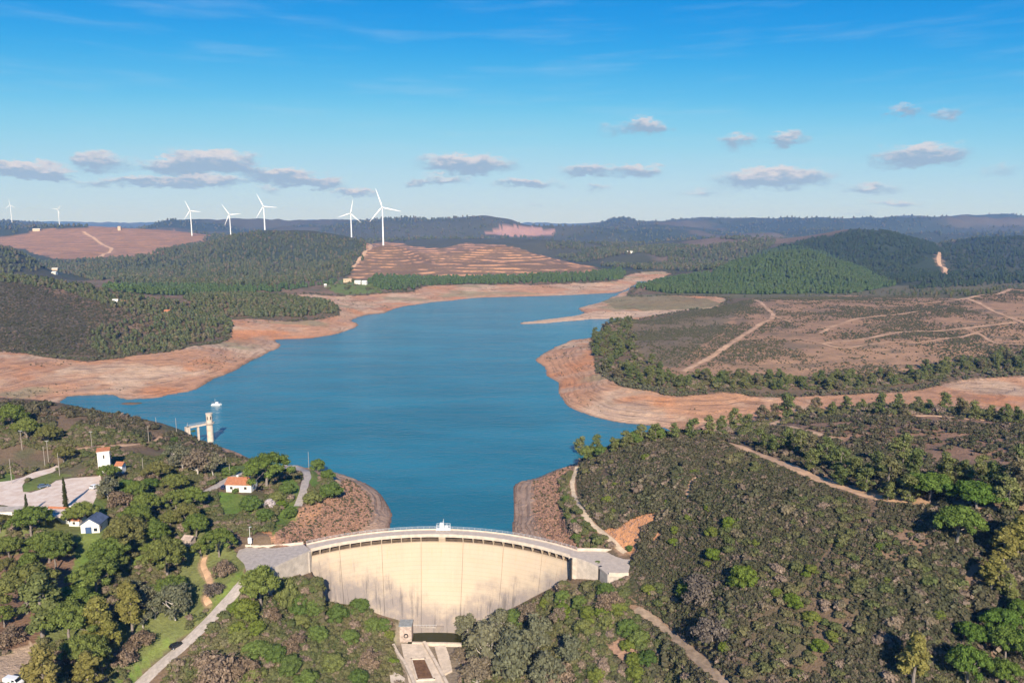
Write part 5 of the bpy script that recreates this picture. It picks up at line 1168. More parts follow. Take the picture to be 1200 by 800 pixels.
wood([(75, 320), (130, 309), (200, 291), (260, 278), (309, 271.5), (380, 276), (428, 284), (430, 296), (405, 325), (330, 335), (200, 336), (120, 330)], 6500, 2.5, 4.8, woods, 'wood on the hill under the wind turbines', 29, -9, 120)
wood([(-60, 292), (0, 291), (30, 298), (62, 316), (30, 320), (-60, 316)], 900, 2.5, 4.5, woods, 'dark wood on the left edge hill', 30)
wood([(640, 284), (740, 286), (860, 279), (910, 282), (900, 293), (830, 318), (760, 316), (700, 312), (640, 299)], 5500, 3.0, 6.0, woods, 'woods on the middle hills beyond the lake', 31, -.15, 180)
wood([(45, 306), (130, 303), (190, 300), (225, 290), (140, 308), (75, 321)], 500, 2.5, 5, woods, 'trees at the foot of the bare pink hill', 32)
wood([(760, 333), (800, 328), (780, 325), (760, 329)], 120, 2, 3.4, pines, 'pines on the small knoll by the river mouth', 33)
wood([(860, 349), (900, 347), (1000, 347), (1130, 349), (1200, 337), (1290, 335), (1290, 328), (1200, 331), (1060, 339), (1000, 344), (900, 346)], 700, 1.0, 2.6, woods, 'scrubby trees at the foot of the pine hills', 34, -.1, 90)
# very far ranges: crowns too small to tell apart
m_ = (RR > 3300) & (RR < 9500) & (np.abs(np.degrees(TT)) < 40)
xx, yy = GX[m_], GY[m_]; pr = RR[m_] ** 1.0 * .5; pr /= pr.sum()
kk = RNG.choice(len(xx), 16000, p=pr); xy = np.stack([xx[kk], yy[kk]], 1) + RNG.normal(0, 30, (16000, 2))
dn = fbm(xy[:, 0], xy[:, 1], 700, 5, 70); xy = xy[(dn < .30) & ~inside(xy[:, 0], xy[:, 1], ZONES['quarry']) & ~inside(xy[:, 0], xy[:, 1], ZONES['pink_hill'])]
scatter('far_wood', xy, g_.uniform(4, 8, len(xy)), woods, 'woods on the far blue ridges')
# ------------------------------------------------------------------ buildings
def tile_mat():
    m = bpy.data.materials.new('clay_tiles'); m.use_nodes = True; nt = m.node_tree; b = nt.nodes['Principled BSDF']
    tc_ = N(nt, 'ShaderNodeTexCoord'); f = NOISE(nt, tc_.outputs['Object'], 1.6, 6, .7); f2 = NOISE(nt, tc_.outputs['Object'], .35, 3, .6)
    c_ = MIX(nt, RAMP(nt, f, .3, .7), (.33, .125, .06), (.52, .225, .12)); c_ = MIX(nt, RAMP(nt, f2, .5, .75), c_, (.40, .20, .12))
    nt.links.new(c_, b.inputs['Base Color']); b.inputs['Roughness'].default_value = .9; b.inputs['Specular IOR Level'].default_value = .15
    return m
MAT_TILE = tile_mat()
MAT_WALL = pmat('whitewashed_wall', (.80, .78, .74), .85, .2, .10, .5, (.66, .63, .58))
MAT_TAN = pmat('tan_render', (.58, .44, .30), .9, .2, .2, .6); MAT_STONE = pmat('weathered_stone', (.48, .38, .32), .95, .1, .35, 1.2)
MAT_GLASS = pmat('dark_window_glass', (.03, .04, .05), .15, .5, .1, 1); MAT_BLUE = pmat('blue_paint', (.06, .11, .22), .6, .3, .2, 1)
MAT_SLATE = pmat('blue_grey_roof_sheet', (.10, .13, .20), .6, .4, .3, .8); MAT_GREYROOF = pmat('grey_roof_sheet', (.26, .28, .29), .7, .3, .25, 1); MAT_WOOD = pmat('weathered_pole_wood', (.34, .28, .23), .9, .1, .3, 1.5)
MAT_MUD = pmat('brown_mud', (.17, .095, .055), .95, .1, .35, .8); MAT_BLACK = pmat('black_rubber', (.02, .02, .02), .8, .2, .2, 3)
def roof_mesh(L, Wd, hw_, rise, ov=.45, th=.22, hip=0.0):
    """ridge along x; optional hips; tiled courses stand a little proud"""
    b = MB(); nC = 9
    for sgn in (-1, 1):
        for k in range(nC):
            t0, t1 = k / nC, (k + 1) / nC
            y0 = sgn * (Wd / 2 + ov) * (1 - t0); y1 = sgn * (Wd / 2 + ov) * (1 - t1); z0 = hw_ - rise * ov / (Wd / 2) + rise * (1 + ov / (Wd / 2)) * t0; z1 = hw_ - rise * ov / (Wd / 2) + rise * (1 + ov / (Wd / 2)) * t1
            x0 = L / 2 + ov - hip * t0; x1 = L / 2 + ov - hip * t1
            top = [(-x0, y0, z0 + th), (x0, y0, z0 + th), (x1, y1, z1 + th - .05), (-x1, y1, z1 + th - .05)]; bot = [(p[0], p[1], p[2] - th) for p in top]
            b.add(top + bot, [(0, 1, 2, 3), (7, 6, 5, 4), (0, 4, 5, 1), (1, 5, 6, 2), (2, 6, 7, 3), (3, 7, 4, 0)])
    if hip:
        for sx_ in (-1, 1):
            e = L / 2 + ov; zl = hw_ - rise * ov / (Wd / 2) + th * .9; zr = hw_ + rise + th * .9
            b.add([(sx_ * e, -Wd / 2 - ov, zl), (sx_ * e, Wd / 2 + ov, zl), (sx_ * (e - hip), 0, zr)], [(0, 1, 2)])
    b.tube([(-(L / 2 + ov - hip), 0, hw_ + rise + th), (L / 2 + ov - hip, 0, hw_ + rise + th)], [.16, .16], 6)
    return b
def add_window(parent, x, y, z, w_, h_, face, matf=None):
    """face: 'f' front (-y), 'r' right (+x)"""
    d = .08; fm = MB(); pn = MB()
    if face == 'f':
        for dx in (-w_ / 2, w_ / 2): fm.box((x + dx, y - .03, z), (.12, .12, h_ + .12))
        for dz in (-h_ / 2, h_ / 2): fm.box((x, y - .03, z + dz), (w_ - .12, .12, .12))
        pn.box((x, y - .015, z), (w_ - .14, .05, h_ - .14))
    else:
        for dy in (-w_ / 2, w_ / 2): fm.box((x + .03, y + dy, z), (.12, .12, h_ + .12))
        for dz in (-h_ / 2, h_ / 2): fm.box((x + .03, y, z + dz), (.12, w_ - .12, .12))
        pn.box((x + .015, y, z), (.05, w_ - .14, h_ - .14))
    o = fm.build('window', matf or MAT_WOOD, parent); pn.build('pane', MAT_GLASS, o)
def house(name, loc, rz, L, Wd, hw_, rise, label, wall=None, roof=None, hip=0.0, wins=(), doors=(), chim=(), cat='house'):
    e = empty(name, loc, rz); tag(e, label, cat)
    b = MB(); b.box((0, 0, hw_ / 2 - .6), (L, Wd, hw_ + 1.2))
    if not hip:
        for s in (-1, 1): b.add([(s * (L / 2 - .002), -Wd / 2, hw_), (s * (L / 2 - .002), Wd / 2, hw_), (s * (L / 2 - .002), 0, hw_ + rise), (s * (L / 2 - .25), -Wd / 2, hw_), (s * (L / 2 - .25), Wd / 2, hw_), (s * (L / 2 - .25), 0, hw_ + rise)], [(0, 1, 2), (3, 4, 5), (0, 2, 5, 3), (1, 2, 5, 4)])
    b.build('wall', wall or MAT_WALL, e)
    r_ = roof_mesh(L, Wd, hw_, rise, hip=hip).build('roof', roof or MAT_TILE, e)
    for (cx, cy, ch) in chim:
        cb = MB(); cb.box((cx, cy, hw_ + rise * .6 + ch / 2), (.8, .6, ch + .6)); cb.box((cx, cy, hw_ + rise * .6 + ch + .36), (1.0, .8, .12)); cb.build('chimney', MAT_WALL, r_)
    for w_ in wins: add_window(e, *w_)
    for (x, y, w_, h_) in doors:
        db = MB(); db.box((x, y - .03, h_ / 2), (w_, .1, h_)); d_ = db.build('door', MAT_WOOD, e); k = MB(); k.box((x + w_ * .35, y - .1, h_ * .48), (.06, .08, .2)); k.build('handle', MAT_STEEL, d_)
    return e
vx, vy = VILLA[0], VILLA[1]
house('villa', (vx, vy + 2.6, 13.3), math.radians(-4), 11.2, 6.4, 3.6, 1.8, 'white villa with an orange tiled roof on the green mound left of the dam', chim=((-2.2, 1.3, 1.0), (3.2, 1.1, .8)),
      wins=((-3.2, -3.2, 1.9, 1.1, 1.1, 'f'), (3.0, -3.2, 1.9, 1.1, 1.1, 'f'), (5.6, .2, 1.8, 1.0, 1.1, 'r')), doors=((-.2, -3.2, 1.0, 2.1),))
hx, hy = HOUSE[0], HOUSE[1]
q = P(70, 613, 14.2); house('tiled_house', (q[0], q[1] + 3, 14.6), math.radians(-6), 11.5, 6.0, 3.0, 1.7, 'low house with a faded orange tiled roof below the car park', wins=((-3.6, -3, 1.6, 1.1, 1.0, 'f'), (1.5, -3, 1.6, 1.1, 1.0, 'f')), doors=((-.8, -3, .95, 2.0),), chim=((2.5, .9, .8),))
q = P(87, 617, 14.2); house('tiled_annex', (q[0], q[1] + 2.5, 14.2), math.radians(-6), 4.2, 4.2, 2.5, 1.0, 'small annex with a dark red roof beside the blue and white house', wins=((0, -2.1, 1.3, .9, .9, 'f'),))
q = P(105, 625, 14.0); e = house('gabled_house', (q[0], q[1] + 3.4, 14.0), math.radians(96), 6.8, 6.6, 3.6, 2.2, 'white gabled house with a blue-grey roof and dark doorway beside the car park', roof=MAT_SLATE, wins=((-2.0, -3.3, 1.8, .9, 1.0, 'f'),))
db = MB(); db.box((-3.44, .6, 1.3), (.12, 2.2, 2.6)); db.build('door', MAT_BLUE, e); db = MB(); db.box((-3.44, -1.9, 1.5), (.12, 1.2, 1.2)); db.build('window', MAT_GLASS, e)
q = P(8, 617, 16.0); e = empty('flat_roof_house', (q[0], q[1] + 2, h(q[0], q[1] + 2)), math.radians(4)); tag(e, 'low white flat-roofed building at the left edge of the photo', 'building')
b = MB(); b.box((0, 0, 1.2), (9.5, 5, 3.6)); b.box((6.3, -.6, .8), (3.0, 3.6, 2.6)); b.build('wall', MAT_WALL, e); b = MB(); b.box((0, 0, 3.1), (9.9, 5.4, .2)); b.box((6.35, -.6, 2.2), (3.2, 3.9, .2)); b.build('roof', MAT_CONC, e)
for x in (-2.6, .6, 3.2): add_window(e, x, -2.5, 1.5, 1.0, 1.0, 'f')
# white tower with the tiled lean-to roof
q = P(123, 557, 19.1); e = empty('white_tower', (q[0] - 1.0, q[1] + 2.2, 19.0), math.radians(24)); tag(e, 'tall square white tower with a red tiled top at the back of the car park', 'tower')
b = MB(); W_, Dp, Ht = 4.7, 3.8, 11.0
b.add([(-W_ / 2, -Dp / 2, -1), (W_ / 2, -Dp / 2, -1), (W_ / 2, Dp / 2, -1), (-W_ / 2, Dp / 2, -1), (-W_ / 2, -Dp / 2, Ht), (W_ / 2, -Dp / 2, Ht), (W_ / 2, Dp / 2, Ht + .5), (-W_ / 2, Dp / 2, Ht + .5)], [(3, 2, 1, 0), (4, 5, 6, 7), (0, 1, 5, 4), (1, 2, 6, 5), (2, 3, 7, 6), (3, 0, 4, 7)]); b.build('wall', MAT_WALL, e)
b = MB(); nC = 7
for k in range(nC):
    y0, y1 = -Dp / 2 - .35 + (Dp + .6) * k / nC, -Dp / 2 - .35 + (Dp + .6) * (k + 1) / nC; s_ = .5 / Dp
    z0, z1 = Ht + .05 + (y0 + Dp / 2) * s_ + .16, Ht + .05 + (y1 + Dp / 2) * s_ + .1
    x_ = W_ / 2 + .3; b.add([(-x_, y0, z0), (x_, y0, z0), (x_, y1, z1), (-x_, y1, z1), (-x_, y0, z0 - .2), (x_, y0, z0 - .2), (x_, y1, z1 - .2), (-x_, y1, z1 - .2)], [(0, 1, 2, 3), (7, 6, 5, 4), (0, 4, 5, 1), (1, 5, 6, 2), (2, 6, 7, 3), (3, 7, 4, 0)])
b.build('roof', MAT_TILE, e)
b = MB(); b.box((0, -Dp / 2 - .12, Ht - .35), (W_ + .3, .25, .35)); b.build('cornice', MAT_WALL, e)
for k in range(8):
    b = MB(); b.box((-W_ / 2 + .3 + k * .585, -Dp / 2 - .1, Ht - .68), (.22, .2, .3)); b.build('dentil', MAT_WALL, e)
add_window(e, .1, -Dp / 2, Ht - 2.6, .5, 1.6, 'f'); db = MB(); db.box((.8, -Dp / 2 - .03, 1.05), (1.0, .1, 2.1)); db.build('door', MAT_WOOD, e)
q = P(141, 558, 18.5); house('tower_annex', (q[0], q[1] + 1, h(q[0], q[1] + 1)), math.radians(-4), 2.8, 2.8, 4.6, .9, 'narrow white outbuilding right of the white tower, half hidden by trees', wins=((0, -1.4, 3.2, .6, .8, 'f'),), cat='building')
x, y, z = G(222, 637); house('stone_hut', (x, y, z), math.radians(-15), 3.4, 2.8, 2.4, .7, 'small weathered stone hut among the pines above the access road', wall=MAT_STONE, roof=MAT_STONE, doors=((.2, -1.4, .9, 1.8),), wins=((-1.1, -1.4, 1.5, .5, .5, 'f'),), cat='hut')
# far farm houses
def far_house(px, py, L, Wd, hw_, label, wall=MAT_WALL, rz=0.0, roof=None, yoff=3):
    x, y, z = G(px, py); house('farmhouse', (x, y + yoff, h(x, y + yoff)), rz, L, Wd, hw_, 1.6, label, wall=wall, roof=roof, wins=((-L * .25, -Wd / 2, hw_ * .55, 1.4, 1.4, 'f'), (L * .25, -Wd / 2, hw_ * .55, 1.4, 1.4, 'f')), doors=((0, -Wd / 2, 1.4, 2.4),))
far_house(407, 331, 15, 9, 5.5, 'tan farmhouse on the green knoll across the lake', MAT_TAN, .1, MAT_TAN)
far_house(419, 333, 11, 8, 5, 'white house right of the tan farmhouse on the green knoll', MAT_WALL, .05, MAT_WALL)
far_house(427, 333.5, 9, 8, 5.5, 'rightmost white house on the green knoll across the lake', MAT_WALL, -.1, MAT_WALL)
far_house(381, 336, 4, 4, 3, 'tiny white hut left of the green knoll across the lake', MAT_WALL, 0, MAT_WALL)
far_house(64, 317, 14, 9, 5, 'pale farm building in the valley below the bare pink hill', MAT_TAN, .2, MAT_WALL)
far_house(63, 321, 9, 8, 4, 'white hut just below the pale farm building in the left valley', MAT_WALL, 0, MAT_WALL)
far_house(134, 356, 6, 5, 3.5, 'small white house among the trees on the hill left of the lake', MAT_WALL, .2, MAT_WALL)
far_house(143, 357, 5, 4, 3, 'smaller white shed right of the white house on the left hill', MAT_WALL, -.1, MAT_TILE)
far_house(195, 368, 6, 5, 3, 'pinkish shed in the wood near the end of the left hill', MAT_TAN, .1, MAT_TILE)
far_house(738, 297, 24, 12, 6, 'long white building far beyond the river mouth', MAT_WALL, .3, MAT_WALL)
far_house(755, 294, 12, 9, 5, 'small white building right of the long one beyond the river mouth', MAT_WALL, .1, MAT_WALL)
far_house(43, 271, 30, 14, 9, 'pale building on top of the bare pink hill', MAT_TAN, .1, MAT_WALL)
far_house(140, 270, 12, 12, 16, 'squat tower on the right shoulder of the bare pink hill', MAT_TAN, .1, MAT_TAN)

# ------------------------------------------------------------------ wind turbines
MAT_TURB = pmat('turbine_white', (.82, .83, .84), .45, .4, .03, .1)
tow = MB(); tow.tube([(0, 0, -4 / 80), (0, 0, .5), (0, 0, 1)], [2.3 / 80, 1.9 / 80, 1.35 / 80], 14)
tow_m = tow.mesh('tower', MAT_TURB)
nac = MB(); nac.tube([(0, -3.0, 0), (0, -2.2, 0), (0, 4.5, .1), (0, 7, 0)], [1.5, 2.0, 2.1, 1.2], 10); nac_m = nac.mesh('nacelle', MAT_TURB)
hub = MB(); hub.tube([(0, -5.6, 0), (0, -5.0, 0), (0, -4.0, 0), (0, -3.05, 0)], [.3, 1.1, 1.5, 1.5], 10); hub_m = hub.mesh('hub', MAT_TURB)
bl = MB(); sec = [(0, .85, .85), (.04, .9, .8), (.12, 1.5, .5), (.22, 1.75, .38), (.5, 1.15, .24), (.8, .7, .14), (.97, .38, .08), (1, .1, .04)]; nb = 8; vs = []
for (t, ch, th_) in sec:
    for k in range(nb): a = 2 * math.pi * k / nb; vs.append((math.cos(a) * ch + (.25 * ch if t > .08 else 0), math.sin(a) * th_, .8 + 46 * t))
bl.add(vs, [(i * nb + k, i * nb + (k + 1) % nb, (i + 1) * nb + (k + 1) % nb, (i + 1) * nb + k) for i in range(len(sec) - 1) for k in range(nb)], True); bl_m = bl.mesh('blade', MAT_TURB)
for (px, hpy, dist, a0, bs, lab) in [(448, 243, 2000, 108, 1.12, 'tallest white wind turbine, standing on the terraced hill'), (411, 250, 2480, 78, 1.0, 'white wind turbine just left of the tallest one'), (309, 242, 2490, 116, 1.0, 'white wind turbine on the summit of the wooded hill'),
        (269, 251.5, 2850, 124, 1.0, 'white wind turbine half hidden behind the left flank of the wooded hill'), (223, 247, 3150, 114, 1.0, 'white wind turbine above the bare pink hill'), (68, 245.5, 4900, 50, .85, 'distant wind turbine second from the left edge'), (12, 240.5, 4900, 95, .85, 'distant wind turbine nearest the left edge'), (183, 268.5, 5200, 90, .45, 'tiny far wind turbine between the pink hill and the ridge')]:
    x, y, z = D(px, hpy, dist); gz_ = h(x, y); e = empty('wind_turbine', (x, y, gz_)); tag(e, lab, 'wind turbine', 'wind turbines on the ridges')
    t_ = link('tower', tow_m, e); hh_ = z - gz_; t_.scale = (80, 80, hh_)
    n_ = link('nacelle', nac_m, e, (0, 0, hh_)); hb = link('hub', hub_m, e, (0, 0, hh_))
    for k in range(3):
        b = link('blade', bl_m, e, (0, -4.3, hh_)); b.rotation_euler = (0, math.radians(90 - a0 - 120 * k), 0); b.scale = (1.05 * bs, bs, bs)

# ------------------------------------------------------------------ intake tower, raft
tx, ty, _ = P(247, 517, 0)
e = empty('intake_tower', (tx, ty, 0)); tag(e, 'concrete intake tower with a footbridge at the left shore of the lake', 'tower')
b = MB(); b.tube([(0, 0, -10), (0, 0, 11.2)], [1.85, 1.85], 20); b.build('shaft', MAT_CONC2, e)
b = MB(); b.tube([(0, 0, 11.0), (0, 0, 11.6)], [2.7, 2.7], 20); b.build('deck', MAT_CONC, e)
b = MB(); b.tube([(0, 0, 11.6), (0, 0, 16.8)], [1.75, 1.75], 20); b.tube([(0, 0, 16.8), (0, 0, 17.3)], [2.0, 2.0], 20); cabin = b.build('cabin', MAT_CONC2, e)
for a in range(6):
    b = MB(); an = a * math.pi / 3 + .3; b.box((1.74 * math.cos(an), 1.74 * math.sin(an), 14.6), (.12, .55, 1.9), an); b.build('opening', MAT_DARK, cabin)
bx, by, _ = P(219, 502, 10.5); bz = 10.9
bdx, bdy = bx - tx, by - ty; BL = math.hypot(bdx, bdy); ba = math.atan2(bdy, bdx)
def along(t, off=0): return (bdx * t - math.sin(ba) * off, bdy * t + math.cos(ba) * off)
b = MB(); m_x, m_y = along(.54); b.box((m_x, m_y, 11.0), (BL * .92, 1.8, .8), ba); b.build('footbridge', MAT_CONC2, e)
for off in (-.85, .85):
    b = MB()
    for k in range(15): x, y = along(.1 + .88 * k / 14, off); b.tube([(x, y, 11.4), (x, y, 12.4)], [.04, .04], 5)
    b.tube([(*along(.1, off), 12.4), (*along(.98, off), 12.4)], [.05, .05], 5); b.build('handrail', MAT_STEEL, e)
x, y = along(.52); gz_ = h(x + tx, y + ty); b = MB(); b.box((x, y, (10.6 + gz_) / 2 - 1.5), (1.0, .9, 10.6 - gz_ + 3), ba); b.build('pier', MAT_CONC2, e)
x, y = along(.98); gz_ = h(x + tx, y + ty); b = MB(); b.box((x, y, (11.4 + min(gz_, 9)) / 2 - 1), (2.2, 2.6, 11.4 - min(gz_, 9) + 2), ba); b.build('abutment', MAT_CONC2, e)
rx, ry, _ = P(253.5, 474.5, 0); e = empty('pontoon_raft', (rx, ry, 0)); tag(e, 'small white pontoon raft with a mast floating beyond the intake tower', 'raft')
b = MB()
for s in (-1, 1): b.tube([(-3.4, s * 1.2, .15), (-2.9, s * 1.2, .2), (2.9, s * 1.2, .2), (3.4, s * 1.2, .15)], [.15, .5, .5, .15], 8)
b.build('float', MAT_WHITE, e); b = MB(); b.box((0, 0, .85), (5.8, 3.0, .2)); b.build('deck', MAT_WHITE, e)
b = MB(); b.box((.6, 0, 1.6), (1.8, 1.6, 1.3)); b.build('cabin', MAT_WHITE, e); b = MB(); b.tube([(-.8, 0, .9), (-.8, 0, 4.8)], [.09, .06], 6); b.tube([(-.8, 0, 3.6), (.4, 0, 3.6)], [.05, .05], 5); b.build('mast', MAT_STEEL, e)
b = MB()
for sx_ in (-2.8, 2.8):
    b.tube([(sx_, -1.4, .95), (sx_, -1.4, 1.9)], [.04] * 2, 5); b.tube([(sx_, 1.4, .95), (sx_, 1.4, 1.9)], [.04] * 2, 5); b.tube([(sx_, -1.4, 1.9), (sx_, 1.4, 1.9)], [.04] * 2, 5)
b.build('handrail', MAT_STEEL, e)

# ------------------------------------------------------------------ works at the foot of the dam
ZP = -25.0
def PP(*pts, z=ZP): return [P(a, b, z)[:2] for a, b in pts]
b = MB(); b.prism(PP((470, 754.5), (497, 755.5), (530, 815), (482, 815), z=ZP), ZP - 2, ZP + .3); tag(b.build('concrete_apron', MAT_CONC2), 'pale concrete apron below the dam', kind='structure')
b = MB(); b.prism(PP((478, 731), (556, 731), (560, 752.5), (478, 752.5)), ZP - 1.5, ZP - .2); o = b.build('stilling_pool', water_mat('murky_water', (.030, .030, .008), .5, .15, .1)); tag(o, 'murky green pool at the foot of the dam', kind='structure')
x0, y0 = PP((483, 753.8))[0]; x1, y1 = PP((541, 755))[0]; b = MB(); b.box(((x0 + x1) / 2, (y0 + y1) / 2, ZP - .2), (x1 - x0, .9, 1.6), math.atan2(y1 - y0, x1 - x0)); tag(b.build('pool_sill', MAT_CONC2), 'low concrete sill in front of the murky pool', 'wall')
q = PP((475.5, 751))[0]; e = empty('valve_house', (q[0], q[1] + 2.2, ZP), math.radians(0)); tag(e, 'grey valve house with a round opening beside the murky pool', 'valve house')
b = MB(); b.box((0, 0, 2.6), (4.4, 4.2, 6.4)); b.build('wall', MAT_STONE, e); b = MB(); b.box((-.1, .1, 5.95), (4.9, 4.7, .3)); b.build('roof', MAT_GREYROOF, e)
b = MB(); b.tube([(.15, -2.05, 2.2), (.15, -2.3, 2.2)], [.85, .85], 18); rg = b.build('round_opening', MAT_BLACK, e); b = MB(); b.tube([(.15, -2.28, 2.2), (.15, -2.36, 2.2)], [.5, .5], 16); b.build('valve_plate', MAT_STONE, rg)
e2 = empty('toe_walkway', (*PP((497, 738))[0], ZP)); tag(e2, 'narrow concrete walkway along the foot of the dam over the pool', 'walkway'); ox, oy = e2.location[0], e2.location[1]
xa, ya = PP((481, 738.5))[0]; xb, yb = PP((512, 738))[0]; b = MB(); b.box(((xa + xb) / 2 - ox, (ya + yb) / 2 - oy, 1.5), (xb - xa, 1.1, .35)); b.build('deck', MAT_CONC, e2)
for t in (.3, .98): b = MB(); b.box((xa + (xb - xa) * t - ox, ya - oy, .4), (.7, .8, 2.0)); b.build('pier', MAT_CONC2, e2)
b = MB()
for k in range(9): b.tube([(xa + (xb - xa) * k / 8 - ox, ya - oy - .5, 1.6), (xa + (xb - xa) * k / 8 - ox, ya - oy - .5, 2.6)], [.04] * 2, 5)
b.tube([(xa - ox, ya - oy - .5, 2.6), (xb - ox, ya - oy - .5, 2.6)], [.05] * 2, 5); b.build('handrail', MAT_STEEL, e2)
x, y = PP((515.5, 738.5))[0]; b = MB(); b.box((x, y + 1.0, ZP + .6), (3.0, 3.6, 3.2)); b.box((x, y + 2.2, ZP + 3.0), (2.4, 2.0, 1.8)); tag(b.build('outlet_block', MAT_DAM), 'square concrete outlet block at the middle of the dam foot', 'outlet')
# sunken basin
bpx = [(482, 773.5), (498, 773), (509, 797), (489, 798)]; bo = PP(*bpx); e = empty('settling_basin', (*np.mean(bo, 0), ZP + .3)); tag(e, 'rectangular concrete basin of brown mud on the apron below the dam', 'basin'); ox, oy = e.location[0], e.location[1]
b = MB(); bo = [(x - ox, y - oy) for x, y in bo]
for i in range(4):
    p, q = np.array(bo[i]), np.array(bo[(i + 1) % 4]); m_ = (p + q) / 2; b.box((m_[0], m_[1], .25), (np.linalg.norm(q - p) + .5, .5, .6), math.atan2(q[1] - p[1], q[0] - p[0]))
b.build('rim', MAT_CONC2, e); b = MB(); b.prism(bo, -.1, .06); b.build('mud', MAT_MUD, e)
for px, lab in (([(461, 758), (466, 768), (476, 782), (486, 805)], 'long pale channel wall left of the concrete apron'), ([(497, 755), (508, 774), (520, 796), (528, 812)], 'long pale channel wall right of the concrete apron')):
    pts = PP(*px); b = MB()
    for i in range(len(pts) - 1):
        p, q = np.array(pts[i]), np.array(pts[i + 1]); m_ = (p + q) / 2; b.box((m_[0], m_[1], ZP + .3), (np.linalg.norm(q - p) + .2, 1.0, 2.2), math.atan2(q[1] - p[1], q[0] - p[0]))
    tag(b.build('channel_wall', MAT_CONC2), lab, 'wall')
b = MB(); b.prism(PP((509, 757), (522, 756), (527, 770), (530, 785), (520, 790), (514, 775)), ZP - 2, ZP + .12); tag(b.build('rubble_slab', MAT_CONC2), 'broken pale concrete slab right of the channel wall', 'slab')
b = MB(); b.prism(PP((456, 786), (462, 788), (475, 797), (472, 802), (458, 803)), ZP - 3, ZP + .9); tag(b.build('rubble_slab', MAT_CONC2), 'pale concrete slab left of the channel wall', 'slab')

# ------------------------------------------------------------------ poles, cabinet
MAT_POLE = pmat('weathered_concrete_pole', (.40, .35, .30), .9, .2, .2, 1)
def pole(px, py, top, label, arm=True, mat=None, wd=.11):
    x, y, z = G(px, py); dd = math.hypot(math.hypot(x, y), CAM_H - z); hgt = (py - top) * dd / FPX / .92
    e = empty('utility_pole', (x, y, z)); tag(e, label, 'pole', 'utility poles on the left bank')
    b = MB(); b.tube([(0, 0, -.5), (0, 0, hgt)], [wd * 1.25, wd * .85], 8); b.build('shaft', mat or MAT_POLE, e)
    if arm:
        b = MB(); b.box((0, 0, hgt - .35), (1.5, .12, .12)); a_ = b.build('crossarm', MAT_STEEL, e)
        for dx in (-.65, 0, .65): b = MB(); b.tube([(dx, 0, hgt - .3), (dx, 0, hgt - .05)], [.06, .05], 6); b.build('insulator', MAT_WHITE, a_)
for q in [(14, 566, 544, 'pole beside the access lane left of the car park'), (26, 527, 509, 'pole among the bushes above the car park lane'), (53, 548, 528, 'shorter of the paired poles behind the car park'), (57, 541, 521, 'taller of the paired poles behind the car park'), (70, 557, 536, 'pole at the back corner of the car park'), (108, 526, 509, 'pole beside the dirt track behind the white tower'),
        (168, 554, 539, 'pole among the trees right of the white tower'), (174.5, 518, 502, 'pole at the right end of the dirt track'), (207, 507, 492, 'pole on the shore left of the intake footbridge'), (221, 513, 498, 'pole at the land end of the intake footbridge'), (183, 497, 490, 'pole on the crest of the left hill'), (265, 545, 536, 'pole by the driveway left of the villa'), (269.5, 558, 545, 'pole beside the villa driveway'), (311.5, 534, 526, 'pole behind the large pine by the villa'), (362, 549, 531, 'pole at the bend of the loop road')]:
    pole(*q, arm=q[0] in (57, 26, 108))
x, y, z = G(293.5, 640); e = empty('lamp_post', (x, y, z)); tag(e, 'white lamp post with a meter cabinet at the left dam forecourt', 'lamp post')
b = MB(); b.tube([(0, 0, -.3), (0, 0, 7.6)], [.1, .06], 8); b.build('post', MAT_WHITE, e); b = MB(); b.box((0, -.15, 2.4), (1.3, .7, 2.0)); b.build('cabinet', MAT_WHITE, e); b = MB(); b.box((.3, 0, 7.6), (.9, .25, .15)); b.build('lamp', MAT_STEEL, e)
q = P(334.5, 545, 13); e = empty('sign_board', (q[0], q[1], h(q[0], q[1]))); tag(e, 'small white board on a post at the start of the loop road', 'sign'); b = MB(); b.tube([(0, 0, -.3), (0, 0, 3.4)], [.07, .06], 6); b.build('post', MAT_STEEL, e); b = MB(); b.box((0, -.1, 3.6), (1.3, .1, 1.9)); b.build('board', MAT_WHITE, e)

